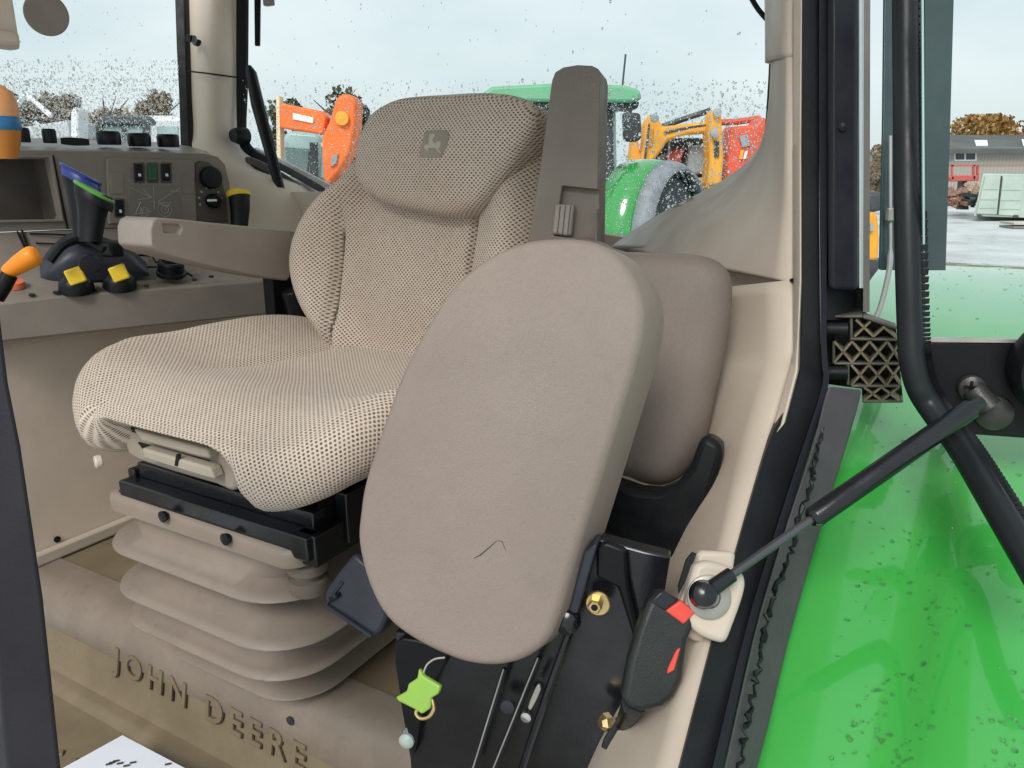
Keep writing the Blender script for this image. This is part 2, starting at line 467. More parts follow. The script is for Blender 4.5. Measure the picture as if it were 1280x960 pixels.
hk = MB().tube(spline([P(243, 47, 1.95), P(243, 53, 1.93), P(247, 55, 1.91), P(249, 51, 1.91)], 4), .006, 8).lathe(P(243, 49, 1.96), -FW, [(.009, 0), (.009, -.02), (0, -.02)], 10)
hk.build('coat_hook', BLACK, cab)
ribbon('window_post', [(217, -30, 2.0, 230, -30, 2.0), (220, 60, 1.98, 233, 60, 1.98), (223, 120, 1.96, 235, 120, 1.96), (225, 192, 1.93, 238, 192, 1.93)], V((.01, .04, 0)), RUB, cab, bevel=.004)
# rear window rubber and sill
ribbon('window_seal', [(299, -30, 2.03, 312, -30, 2.04), (299, 100, 2.01, 311, 100, 2.02), (300, 160, 2.0, 309, 158, 2.01), (303, 182, 1.99, 312, 176, 2.0), (318, 197, 1.985, 324, 189, 1.995), (360, 216, 1.96, 364, 210, 1.975), (404, 241, 1.93, 408, 235, 1.95)], FW*.012, RUB, cab, bevel=.003, n=4)
ribbon('window_sill_rim', [(316, 191, 2.03, 322, 184, 2.04), (360, 212, 1.985, 364, 204, 1.99), (404, 236, 1.955, 410, 228, 1.96), (460, 268, 1.9, 468, 258, 1.9)], FW*.01, SILVER, cab, bevel=.003, n=3)
MB().prism([P(x, y, 1.93) for x, y in sp2([(306, 199), (314, 197), (345, 212), (372, 230), (380, 242), (368, 243), (340, 228), (316, 212)], 4)], FW*-.006).build('handle_slot', CONSD, cab)
rec = [P(x, y, 1.915) for x, y in sp2([(312, 205), (330, 213), (360, 232), (366, 240), (340, 226)], 4)]
MB().prism(rec, FW*.002).build('slot_opening', BLACK, cab)
# glazing
m, t, b = base('water'); b.inputs['Transmission Weight'].default_value = 1; b.inputs['IOR'].default_value = 1.33; b.inputs['Roughness'].default_value = .02; b.inputs['Base Color'].default_value = (.88, .93, .93, 1)
WATER = m
def window_rain(o, n, count, x0, x1, y0, y1, yh, small):
    n = n.normalized(); n = n if n.dot(CAM-o) > 0 else -n
    X = n.cross(UP).normalized(); Y = X.cross(n); w_ = MB(); vs = []; fs = []
    for i in range(count):
        x = random.uniform(x0, x1); y = random.uniform(y0, y1)
        if y < yh and random.random() > .05: y = random.uniform(yh, y1)
        c = PL(x, y, o, n); r_ = small*math.exp(random.gauss(0, .38)); k0 = len(vs); e = random.uniform(.8, 1.5)
        for rr_, h in ((1, 0), (.72, -.42)):
            for j in range(6):
                q = j*1.0472+i; vs.append(c+X*(math.cos(q)*r_*rr_)+Y*(math.sin(q)*r_*rr_*e)+n*(h*r_))
        vs.append(c-n*(.6*r_))
        fs.append(tuple(k0+j for j in range(6)))
        for j in range(6): fs.append((k0+j, k0+6+j, k0+6+(j+1) % 6, k0+(j+1) % 6)); fs.append((k0+6+j, k0+12, k0+6+(j+1) % 6))
    w_.v, w_.f = vs, fs
    tag(w_.build('rain_drops', WATER, cab, angle=0), kind='stuff')
window_rain(RW-FW*.08, FW, 4500, 300, 975, -10, 315, 100, .0013)
window_rain(RW-FW*.08, FW, 10000, 300, 975, 110, 315, 128, .0008)
A = P(226, 190, 2.0); Bp = P(-60, 190, 1.52)
window_rain(A, (A-Bp).cross(UP), 2600, -20, 224, 0, 185, 75, .0012)
window_rain(A, (A-Bp).cross(UP), 5500, -20, 224, 72, 185, 98, .0008)
# rear left quarter trim
def ruled(name, L_, Rr, mat, bul=.0, n=10, parent=cab, thick=.012, m=4):
    a = spline([P(*q) for q in L_], m); b2 = spline([P(*q) for q in Rr], m)
    rows = []
    for p, q in zip(a, b2):
        w = (q-p); nn = w.cross(UP).normalized()
        if nn.dot(CAM-p) < 0: nn = -nn
        rows.append([p.lerp(q, k/n)+nn*(bul*math.sin(math.pi*k/n)) for k in range(n+1)])
    return grid(name, rows, mat, parent, uv=False, thick=thick)
def on_rear(q):
    p = PL(q[0], q[1], RW+FW*.02, FW)-CAM; return (q[0], q[1], p.y*cp-p.z*sp)
qL = [(769, 309), (829, 270), (905, 229), (950, 190), (968, 140), (974, 79)]
qL = [on_rear(q) for q in qL]
qR = [(992, 353, .86), (992, 310, .86), (992, 255, .86), (991, 200, .86), (991, 140, .86), (991, 70, .86)]
ruled('upper_quarter_trim', qL, qR, TAUPE, .012, m=8, n=20)
MB().prism([P(769, 311, 1.5), P(992, 354, .862), P(992, 372, .868), P(769, 420, 1.5)], V((.01, .03, 0))).build('seam_backing', TAUPE, cab)
def nearer(q, k=.975):
    q = on_rear(q); return (q[0], q[1], q[2]*k)
ruled('quarter_sill', [nearer((766, 311)), nearer((796, 290)), nearer((829, 269)), nearer((867, 249))], [(822, 313, 1.26), (842, 290, 1.28), (858, 268, 1.32), (872, 248, 1.37)], plastic('pale_sill_plastic', srgb(190, 186, 176), .4, .05, .1), .0, 4)
ruled('upper_pillar_trim', [on_rear((974, 80)), on_rear((974, 30)), on_rear((973, -30))], [(991, 71, .86), (991, 30, .86), (991, -30, .85)], TAUPE, .02)
ribbon('rear_window_edge', [(961, -30, 1.28, 973, -30, 1.27), (963, 60, 1.31, 975, 60, 1.29), (958, 150, 1.36, 969, 140, 1.34), (956, 168, 1.37, 965, 168, 1.35)], FW*.01, RUB, cab, bevel=.003, n=3)
# the lower quarter trim: curves from the seam down to the sill of the door opening
lo = [((770, 390, 1.5), (992, 351, .86)), ((770, 440, 1.45), (992, 441, .845)), ((780, 500, 1.4), (984, 470, .83)), ((800, 560, 1.5), (962, 541, .79)), ((815, 605, 1.5), (948, 590, .76)), ((815, 665, 1.2), (925, 668, .71)), ((800, 728, 1.15), (906, 745, .665)), ((760, 800, 1.08), (888, 812, .625)), ((720, 900, 1.0), (862, 915, .575)), ((700, 990, .95), (842, 990, .54))]
a = spline([P(*q[0]) for q in lo], 4); b2 = spline([P(*q[1]) for q in lo], 4); rows = []
for i, (p, q) in enumerate(zip(a, b2)):
    w = q-p; nn = w.cross(V((.2, .3, 1))).normalized(); nn = nn if nn.dot(CAM-p) > 0 else -nn
    rows.append([p.lerp(q, k/14)+nn*(.03*w.length*math.sin(math.pi*(k/14)**1.3)) for k in range(15)])
grid('lower_quarter_trim', rows, CREAM, cab, uv=False, thick=.012)
MB().tube([P(905, 369, 1.02), P(950, 359, .93), P(991, 350, .855)], .0022, 6).build('trim_seam', BLACK, cab)
# cream edging and post of the door opening
EXB = V((.03, .05, 0))
ribbon('door_edge_trim', [(991, -30, .85, 1003, -30, .83), (991, 180, .855, 1001, 180, .835), (992, 350, .85, 1001, 350, .83), (992, 441, .84, 998, 415, .825), (988, 452, .83, 996, 465, .81), (966, 533, .79, 979, 531, .775), (962, 541, .785, 970, 542, .77)], EXB*.3, CREAM, cab, bevel=.003)
ribbon('door_post', [(1003, -30, .83, 1025, -30, .83), (1002, 200, .835, 1024, 200, .835), (1002, 415, .83, 1026, 430, .83), (996, 480, .81, 1030, 480, .82), (966, 541, .77, 1010, 545, .79), (946, 600, .74, 985, 610, .76), (905, 745, .655, 942, 752, .675), (850, 960, .545, 892, 960, .56), (838, 1010, .52, 880, 1010, .535)], V((.02, .06, 0)), RUB, cab, bevel=.004, n=3)
ribbon('seal_ridge', [(1024, -30, .815, 1036, -30, .815), (1024, 200, .82, 1035, 200, .82), (1026, 430, .815, 1033, 430, .815), (1028, 480, .805, 1036, 480, .805), (1003, 560, .765, 1013, 563, .77), (940, 758, .665, 950, 760, .667), (888, 970, .545, 902, 970, .55), (876, 1010, .53, 890, 1010, .53)], V((.012, .03, 0)), SATIN, cab, bevel=.004, n=3)
ribbon('post_cover', [(1036, -30, .80, 1075, -30, .80), (1036, 100, .803, 1075, 100, .803), (1036, 240, .805, 1074, 240, .805), (1036, 364, .81, 1074, 364, .81)], V((.015, .05, 0)), SATIN, cab, bevel=.006)
MB().lathe(P(1053, 159, .802), -V((.35, .93, 0)), [(.004, -.001), (.004, .002), (0, .003)], 10).build('post_cover_screw', BLACK, cab)
ribbon('post_core', [(1034, -30, .845, 1088, -30, .88), (1034, 364, .845, 1086, 364, .88), (1034, 400, .845, 1082, 400, .875)], V((.01, .03, 0)), RUB, cab)
ribbon('pale_post_edge', [(1074, -30, .815, 1080, -30, .822), (1074, 360, .825, 1079, 360, .83)], V((.006, .02, 0)), SILVER, cab)
ribbon('post_edge_strip', [(1080, -30, .84, 1088, -30, .845), (1079, 390, .85, 1087, 390, .855)], V((.006, .02, 0)), plastic('grey_brown_edge', (.16, .14, .12, 1), .4), cab)
# torn seal flap between the post and the fender
fl = [(1036, 482, .80, 1077, 486, .815), (1030, 500, .795, 1072, 510, .81), (1014, 563, .765, 1048, 590, .79), (985, 650, .72, 1020, 680, .74), (950, 765, .66, 986, 800, .675), (925, 870, .60, 960, 910, .615), (904, 965, .55, 945, 965, .58), (893, 1010, .53, 935, 1010, .56)]
ribbon('seal_flap', fl, V((.012, .03, -.02)), DGREY, cab, bevel=.004, n=3)
a = spline([P(x, y, d-.006) for x, y, d in [(1028, 535, .79), (1020, 570, .772), (1016, 600, .752), (999, 650, .724), (985, 700, .69), (962, 758, .67), (955, 800, .645), (945, 850, .622), (935, 905, .593), (925, 960, .57), (918, 1000, .55)]], 10)
MB().tube([p+V((random.uniform(-1, 1)*.0022, random.uniform(-1, 1)*.002, random.uniform(-1, 1)*.002)) for p in a], [.0016*random.uniform(.5, 1.9) for _ in a], 6).build('torn_edge', BLACK, cab)
# strut bracket cover
so = P(890, 750, .655); sn = (CAM-so).normalized()*.8 + LT*.25 + FW*.1
slab('bracket_base', sp2([(874, 688), (921, 690), (917, 716), (925, 745), (900, 810), (862, 800), (848, 760)], 1), P(890, 750, .640), sn, .02, CREAM, cab, bevel=.004)
slab('bracket_cover', sp2([(872, 705), (890, 702), (922, 712), (932, 724), (930, 745), (916, 785), (908, 802), (896, 803), (872, 792), (858, 772), (860, 742), (866, 716)], 5), P(890, 750, .618), sn, .02, CREAM, cab, bevel=.006, seg=3)
slab('bracket_slot', [(858, 700), (866, 690), (871, 692), (856, 728), (849, 742), (848, 733)], P(890, 750, .632), sn, .004, BLACK, cab)
wc = PL(886, 746, P(890, 750, .617), sn)
MB().lathe(wc, sn, [(.0175, -.001), (.0175, .002), (.016, .003), (.009, .003), (.008, .001), (0, .001)], 28).build('washer', GREYZ, cab)
# far front post of the door opening, cropped by the left edge of the frame
ribbon('front_door_post', [(-60, 330, .46, -2, 330, .46), (-50, 373, .46, 0, 373, .46), (-40, 480, .46, 13, 480, .46), (-30, 560, .455, 29, 560, .455), (-10, 750, .45, 57, 750, .45), (10, 960, .44, 79, 960, .44), (16, 1020, .43, 87, 1020, .43)], V((-.06, .05, 0)), plastic('dark_grey_post', (.016, .014, .018, 1), .4, .15, .1, 500, spec=.2), cab, bevel=.004)
# dark outer post and hose seen behind the door tube
ribbon('outer_post', [(1104, -30, 1.08, 1124, -30, 1.08), (1102, 160, 1.08, 1124, 160, 1.08), (1098, 338, 1.08, 1124, 338, 1.08)], V((.01, .02, 0)), FRIT, cab, bevel=.003)
MB().tube(spline([P(1113, 170, 1.07), P(1113, 255, 1.07), P(1113, 320, 1.07), P(1109, 350, 1.07), P(1100, 385, 1.07), P(1092, 402, 1.07)], 5), [.0022]*10+[.004]*16, 8).build('washer_hose', plastic('grey_hose', (.35, .36, .36, 1), .35), cab)
MB().box(P(1113, 268, 1.065), .0055, .004, .009, V((1, 0, 0)), V((0, 1, 0)), UP).build('hose_clip', GREYZ, cab, bevel=.002)
# interior things on the far window
ribbon('window_latch_rod', [(320, -30, 1.97, 327, -30, 1.97), (321, 58, 1.96, 326, 58, 1.96)], FW*.008, BLACK, cab, bevel=.002)
MB().box(P(336, 2, 1.96), .014, .008, .01).build('latch_block', CONS, cab, bevel=.003)
MB().box(P(-2, 18, 1.2), .014, .02, .05).box(P(0, 48, 1.2), .022, .02, .011).build('front_trim_end', BEIGE, cab, bevel=.006)
tb = MB().tube(spline([P(935, -10, 1.30), P(948, 12, 1.29), P(966, 32, 1.28)], 4), .0045, 8); tb.build('wiper_cable', BLACK, cab)

# slim black strut beside the rear window
o = thing('window_strut', P(330, 160, 1.9), 'slim black lever arm slanting across the far rear window edge', 'strut')
MB().tube([P(311, 84, 1.95), P(314, 92, 1.945), P(322, 130, 1.93), P(335, 180, 1.9), P(345, 218, 1.885), P(350, 236, 1.88)], [.008, .014, .0165, .014, .0125, .012], 12).build('arm', BLACK, o)
MB().tube([P(319, 92, 1.925), P(330, 135, 1.91), P(340, 172, 1.89), P(350, 215, 1.872)], .0022, 6).build('painted_edge_highlight', BLUEG, o)  # lighter tube put in as the highlight along the arm's edge
MB().lathe(P(303, 170, 1.97), -FW, [(.0, -.03), (.016, -.03), (.022, -.01), (.022, .01)], 14).build('pivot', BLACK, o)

# unseen roof slab added over the seats, set low to shade the cab
MB().prism([T(-1.75, -1.75, .52), T(-.16, -1.75, .52), T(-.16, -.12, .52), T(-1.75, -.12, .52)], UP*.08).build('cab_roof', CREAM, cab, bevel=.02)
# ================================================================== CONSOLE
con = thing('control_console', T(-1.1, -1.3, -.25), 'grey-brown control console with levers and switches along the far window', 'console')
CE = [(-40, 383, 1.21), (3, 378, 1.23), (76, 369, 1.29), (331, 350, 1.476), (372, 346, 1.56)]
CB = [(-40, 291, 1.40), (0, 290, 1.44), (80, 287, 1.53), (288, 281, 1.76), (372, 290, 1.84)]
top = MB().prism([P(*q) for q in CE]+[P(*q) for q in reversed(CB)], -UP*.012).build('top_panel', CONS, con, bevel=.003)
vs = []
for (x, y, d), yb in zip(CE, (431, 427, 419, 393, 387)):
    p = P(x, y+1, d*.998); q = PL(x, yb, p, V((ray(x, y).x, ray(x, y).y, 0)))
    vs.append((p, V((p.x, p.y, q.z))))
MB().add([a for a, b_ in vs]+[b_ for a, b_ in vs]+[a+V((-.06, .1, 0)) for a, b_ in vs]+[b_+V((-.06, .1, 0)) for a, b_ in vs],
         [(i, i+1, 6+i, 5+i) for i in range(4)]+[(10+i, 15+i, 16+i, 11+i) for i in range(4)]+[(5+i, 6+i, 16+i, 15+i) for i in range(4)]+[(i, 10+i, 11+i, i+1) for i in range(4)]+[(0, 5, 15, 10), (4, 14, 19, 9)]).build('side_panel', CONS, con, bevel=.003)
# dash panel: a plane through the back edge of the top, up to the window ledge
d0 = P(-40, 291, 1.40); d1 = P(288, 281, 1.76)
dn = (d1-d0).cross(UP).normalized(); dn = dn if dn.dot(CAM-d0) > 0 else -dn
dash = slab('dash_panel', [(-40, 291), (0, 290), (148, 284), (290, 281), (287, 230), (281, 206), (272, 196), (255, 192), (-40, 187)], d0, dn, .03, CONS, con)
cu = MB().prism([PL(x, y, d0+dn*.01, dn) for x, y in sp2([(-40, 196), (60, 196), (64, 199), (79, 270), (76, 275), (-40, 277)], 1)], -dn*.2)
cut(dash, cu)
bi = [(PL(x, y, d0, dn)) for x, y in ((-40, 196), (63, 196), (78, 276), (-40, 278))]
bb = [p - dn*.11 + UP*(.006 if i < 2 else .0) for i, p in enumerate(bi)]
mk('storage_bin', bi+bb, [(0, 1, 5, 4), (1, 2, 6, 5), (2, 3, 7, 6), (4, 5, 6, 7)], CONSD, con, smooth=False)
def frame_px(name, q, w, mat, lift=.004, parent=con):
    """moulded rim around an opening"""
    n = len(q); c = (sum(x for x, y in q)/n, sum(y for x, y in q)/n)
    o_ = [(c[0]+(x-c[0])*(1+w/max(abs(x-c[0]), 8)), c[1]+(y-c[1])*(1+w/max(abs(y-c[1]), 8))) for x, y in q]
    vs = [PL(x, y, d0+dn*lift, dn) for x, y in q]+[PL(x, y, d0+dn*lift, dn) for x, y in o_]
    fs = [(i, (i+1) % n, n+(i+1) % n, n+i) for i in range(n)]
    vs2 = [v-dn*(lift+.003) for v in vs]; k = 2*n
    fs += [(k+i, i, (i+1) % n, k+(i+1) % n) for i in range(n)]+[(n+i, k+n+i, k+n+(i+1) % n, n+(i+1) % n) for i in range(n)]
    return mk(name, vs+vs2, fs, mat, parent, bevel=.0015)
frame_px('bin_rim', [(-40, 197), (62, 197), (77, 274), (-40, 276)], 3.5, CONS, .006)
MB().prism([PL(x, y, d0+dn*.003, dn) for x, y in ((66, 194), (67.5, 194), (86, 286), (84, 286))], -dn*.002).build('panel_gap', BLACK, con)
sw = slab('switch_panel', [(136, 281), (133, 199), (136, 197), (240, 200), (244, 203), (247, 277), (146, 280)], d0+dn*.006, dn, .008, CONS, con, bevel=.003)
dk = slab('climate_panel', sp2([(246, 278), (244, 204), (250, 201), (262, 203), (272, 212), (278, 226), (284, 250), (286, 278)], 1), d0+dn*.004, dn, .006, CONSD, con, bevel=.003)
def onpx(x, y, l=.0): return PL(x, y, d0+dn*l, dn)
dX = dn.cross(UP).normalized(); dX = dX if dX.x > 0 else -dX
def rbox(name, x0, y0, x1, y1, l, th, mat, parent, bevel=.002):
    return slab(name, [(x0, y0), (x1, y0), (x1+.6, y1), (x0+.6, y1)], d0+dn*l, dn, th, mat, parent, bevel=bevel)
for i, (x, mt) in enumerate(((168.5, BLACK), (185.5, GRNSW), (202.5, BLACK))):
    s_ = rbox('rocker_switch', x-1.5, 203, x+12.5, 229, .008, .004, CONSD, con)
    rbox('rocker', x, 205, x+10.5, 226, .012, .006, mt, s_)
    if mt is BLACK: rbox('pictogram', x+4.2, 217, x+7.5, 220.5, .0125, .001, WHITE, s_, 0)
s_ = rbox('rocker_switch', 143, 248, 156.5, 272, .008, .004, CONSD, con); rbox('rocker', 144, 250, 155, 270, .012, .006, BLACK, s_); rbox('pictogram', 149, 262, 152, 266, .0125, .001, WHITE, s_, 0)
for q in ((138, 216, 155, 243), (228, 218, 243, 243)): rbox('blank_cover', *q, .0075, .003, CONS, con, .0015)
dp = rbox('diagram_plate', 160, 232, 226, 280, .008, .003, PLATE, con, .001)
ln = MB()
for (x0, y0, x1, y1) in ((163, 235, 190, 247), (190, 247, 172, 250), (192, 233, 193, 262), (225, 235, 198, 252), (198, 252, 206, 258), (178, 236, 190, 247), (212, 239, 225, 239), (175, 258, 178, 264), (188, 252, 212, 258), (170, 266, 176, 252), (206, 262, 214, 252), (167, 268, 190, 264)):
    ln.tube([onpx(x0, y0, .0088), onpx(x1, y1, .0088)], .0008, 4)
for x, y, r_ in ((206, 262, .0145), (206, 262, .008), (181, 265, .009), (181, 265, .005)):
    c = onpx(x, y, .0088); ln.tube([c+(dX*math.cos(k*.3142)+UP*math.sin(k*.3142))*r_ for k in range(21)], .0008, 4, False)
ln.build('diagram_lines', PALEP, dp)
MB().lathe(onpx(262, 222, .004), dn, [(.024, 0), (.024, .012), (.021, .016), (0, .017)], 28).build('socket_cap', BLACK, con)
kb = MB().lathe(onpx(265, 251, .004), dn, [(.016, 0), (.0155, .016), (.012, .02), (0, .02)], 20).build('climate_knob', BLACK, con)
MB().box(onpx(265, 250.5, .025), .010, .0035, .0025, dX, dn, UP).build('pointer', WHITE, kb, bevel=.001)
tk = MB()
for a_ in range(8):
    q = R(200-a_*32); c = onpx(263, 250, .0045)+(dX*math.cos(q)+UP*math.sin(q))*.026; tk.box(c, .0022, .0005, .0022, dX, dn, UP)
tk.build('dial_marks', PALEP, con)
# window ledge above the dash, with its caps
le0 = [P(-40, 187, 1.395), P(0, 187, 1.43), P(120, 188, 1.56), P(200, 190, 1.645), P(252, 192, 1.70), P(270, 197, 1.74)]
le1 = [P(-40, 171, 1.55), P(0, 172, 1.58), P(120, 174, 1.72), P(200, 177, 1.82), P(236, 182, 1.88), P(262, 190, 1.88)]
MB().prism(le0+le1[::-1], -UP*.018).build('window_ledge', plastic('ledge_plastic', srgb(150, 143, 133), .35, .08, .2, 900), con, bevel=.007, seg=3)
for x, y, w, dd in ((30, 178, 8, 1.50), (63, 179, 8, 1.53), (137, 181, 14, 1.61), (175, 183, 13.5, 1.66), (211, 184, 13, 1.70)):
    r_ = w/FPX*dd
    MB().lathe(P(x, y, dd), UP, [(r_*.95, 0), (r_, .006), (r_*1.02, .022), (r_*.9, .027), (0, .028)], 20).build('ledge_cap', BLACK, con, angle=60)
MB().box(P(94, 177, 1.56), .016, .014, .008, (P(130, 181, 1.60)-P(60, 178, 1.52)).normalized(), None, UP).build('ledge_clip', BLACK, con, bevel=.003)
# the top: slots and screws
cn = (P(331, 350, 1.476)-P(3, 378, 1.23)).cross(P(0, 290, 1.44)-P(3, 378, 1.23)).normalized(); cn = cn if cn.z > 0 else -cn
ct = P(3, 378, 1.23)
def on_top(x, y, l=0): return PL(x, y, ct+cn*l, cn)
def slot(x0, y0, x1, y1, w=.002): MB().tube([on_top(x0, y0, .0005), on_top(x1, y1, .0005)], w, 6).build('slot', BLACK, con)
for q in ((37, 292, 95, 294), (45, 304, 90, 306), (27, 287, 36, 312), (22, 290, 33, 314), (165, 307, 178, 319), (165, 319, 205, 320), (186, 313, 195, 328), (168, 333, 196, 334), (180, 306, 240, 345), (200, 323, 240, 345), (150, 300, 160, 306)): slot(*q)
for x, y in ((40, 369), (70, 366), (183, 358), (243, 350), (264, 346), (118, 364)): MB().lathe(on_top(x, y), cn, [(.005, 0), (.005, .0015), (0, .002)], 10).build('screw', BLACK, con)
# joystick console hump
hump = [[], []]
def dome(name, xs, hs, mat, parent, half=.055):
    """a low body over the top panel: stations along its length"""
    rows = []
    D = (on_top(*xs[-1])-on_top(*xs[0])).normalized(); N_ = cn.cross(D).normalized()
    for (x, y), (h, w) in zip(xs, hs):
        c = on_top(x, y); rows.append([c+N_*(w*math.cos(math.pi*k/14))+cn*(h*abs(math.sin(math.pi*k/14))**.6-.004) for k in range(15)])
    rr = [spline(q, 5) for q in zip(*rows)]
    return grid(name, [list(q) for q in zip(*rr)], mat, parent, uv=False)
jb = dome('joystick_base', [(50, 337), (62, 335), (85, 333), (110, 332), (140, 331), (165, 332), (184, 334)], [(.004, .03), (.028, .045), (.056, .055), (.064, .057), (.048, .052), (.03, .045), (.006, .03)], BLUEG, con)
MB().tube(spline([P(62, 327, 1.24), P(80, 306, 1.25), P(105, 300, 1.27), P(130, 312, 1.275)], 5), .007, 8).build('ridge', BLACK, jb)
MB().box(P(140, 312, 1.31), .016, .012, .012).box(P(143, 304, 1.32), .02, .014, .004).build('rocker_knob', BLACK, jb, bevel=.004)
MB().lathe(P(112, 330, 1.235), (CAM-P(112, 330, 1.23)).normalized(), [(.016, 0), (.014, .006), (0, .007)], 16).build('side_badge', BLACK, jb)
def lever(x0, y0, x1, y1, d_, capm, name, label=None):
    a, b_ = P(x0, y0, d_), P(x1, y1, d_)
    ax = (b_-a).normalized(); sd = V((1, 0, 0)); fr_ = ax.cross(sd)
    rows = []
    for s_, w, t_ in ((0, .017, .015), (.2, .018, .016), (.5, .020, .018), (.75, .0235, .021), (.9, .027, .024), (1.0, .0275, .026)):
        c = a.lerp(b_, s_); rows.append([c+sd*(w*math.copysign(abs(math.cos(q))**.75, math.cos(q)))+fr_*(t_*math.copysign(abs(math.sin(q))**.75, math.sin(q))) for q in [2*math.pi*k/20 for k in range(21)]])
    top = [p+ax*((p-b_).dot(sd)*-.55) for p in rows[-1]]
    neck = [p-ax*.017 for p in top]
    rows[-1] = neck
    rr_ = [list(r_) for r_ in rows]
    lv = grid(name, rr_, BLACK, con, uv=False)
    grid('cap', [neck, [p*.5+q*.5+(p-b_)*.04 for p, q in zip(neck, top)], top], capm if capm is BLUE else BLACK, lv, uv=False)
    MB().tube(top, .003, 8, False).build('cap_rim', capm, lv)
    c = sum(top[:-1], V((0, 0, 0)))/20
    dish = [[c+(p-c)*q-ax*.008*(1-q*q) for p in top] for q in (1.0, .8, .5, .2, .01)]
    grid('cap_top', dish, plastic('cap_top_pale', (.32, .34, .38, 1), .25, .2, 0) if capm is BLUE else BLACKG, lv, uv=False)
    return lv
lever(106, 302, 101, 218, 1.33, BLUE, 'hydraulic_lever')
lever(112, 304, 118, 240, 1.27, GRN, 'drive_lever')
# yellow paddles and rotary knob
for x, y in ((96, 362), (150, 358)):
    c = on_top(x, y); X = (on_top(x+30, y-2)-c).normalized(); Y = cn.cross(X)
    pb = MB().lathe(c, cn, [(.028, 0), (.026, .014), (.016, .026), (0, .03)], 18).build('paddle_base', BLACK, con)
    fd = (CAM-c).normalized()
    MB().box(c+cn*.025+fd*.014, .0135, .004, .0135, (X+cn*.35).normalized(), fd, fd.cross((X+cn*.35).normalized())).build('yellow_paddle', YELLOW, pb, bevel=.003)
c = on_top(214, 343)
rk = MB().lathe(c, cn, [(.026, 0), (.026, .006), (.023, .008), (.023, .024), (.020, .027), (.015, .027), (.013, .020), (0, .020)], 26).build('rotary_knob', BLACK, con, angle=30)
MB().box(c+cn*.024, .004, .014, .004, LT, FW, UP).build('knob_grip', BLACK, rk, bevel=.001)
# orange-handled hand lever at the left edge
lv = MB().tube([P(-6, 372, 1.10), P(4, 356, 1.10), P(12, 343, 1.10)], [.012, .012, .011], 12).build('hand_lever', BLACK, con)
MB().tube(spline([P(8, 341, 1.10), P(20, 333, 1.10), P(34, 324, 1.10), P(44, 318, 1.10), P(48, 316, 1.10)], 3), [.009, .0105, .0115, .0125, .0135, .014, .0145, .0148, .0145, .0135, .011, .008, .003], 16).build('orange_grip', ORANGE, lv)
MB().lathe(on_top(20, 358), cn, [(.014, 0), (.013, .01), (0, .012)], 16).build('red_button', plastic('faded_red_button', (.7, .16, .07, 1), .45), con)
# yellow capped lever beside the pillar
lv = MB().tube([P(299, 286, 1.72), P(300, 262, 1.72), P(299, 244, 1.72)], [.018, .021, .023], 14).build('hitch_lever', BLACK, con)
MB().tube([P(299, 246, 1.72), P(298, 241, 1.72), P(298, 238, 1.72)], [.0255, .0265, .02], 16).build('yellow_cap', YELLOW, lv)

# round knob at the very left edge
o = thing('spinner_ball', P(2, 150, .95), 'round orange ball grip with a blue band, cut by the left edge of the photo', 'steering ball')
kp = [(.0, -.042), (.012, -.04), (.0175, -.03), (.0195, -.018), (.02, -.006)]
MB().lathe(P(2, 150, .95), UP, [(.010, -.046), (.016, -.03), (.019, -.012)], 24).build('stem', plastic('dark_orange', (.45, .16, .02, 1), .4), o)
MB().lathe(P(2, 150, .95), UP, [(.0195, -.012), (.0205, -.01), (.0205, .002), (.0195, .004)], 24).build('blue_band', BBAND, o)
MB().lathe(P(2, 150, .95), UP, [(.0195, .004), (.0208, .012), (.0195, .024), (.015, .034), (.008, .040), (0, .042)], 24).build('ball', plastic('peach_orange', (.72, .33, .14, 1), .4), o)
# round mirror disc hanging at the window
o = thing('round_mirror', P(58, 18, 1.35), 'small round dark disc hanging high in the far side window', 'mirror')
MB().lathe(P(58, 18, 1.35), (CAM-P(58, 18, 1.35)).normalized(), [(.0, -.02), (.03, -.018), (.034, -.004), (.035, .004), (.033, .006), (0, .006)], 32).build('disc', plastic('disc_taupe', srgb(136, 124, 112), .5), o)
MB().tube([P(58, 15, 1.37), P(50, -15, 1.38), P(46, -40, 1.38)], .005, 8).build('stalk', BLACK, o)

# ================================================================== DRIVER'S SEAT
seat = thing('driver_seat', T(-.75, -.68, -.70), "beige dotted fabric driver's seat on a ribbed bellows base", 'seat')
# ---- backrest
BO = P(470, 430, 1.2); q10 = R(10)
bn = (FW*math.cos(q10)+UP*math.sin(q10)).normalized(); bu = bn.cross(LT).normalized(); bu = bu if bu.z > 0 else -bu
def bk(a, u, w=0): return BO+LT*a+bu*u+bn*w
CA = .088
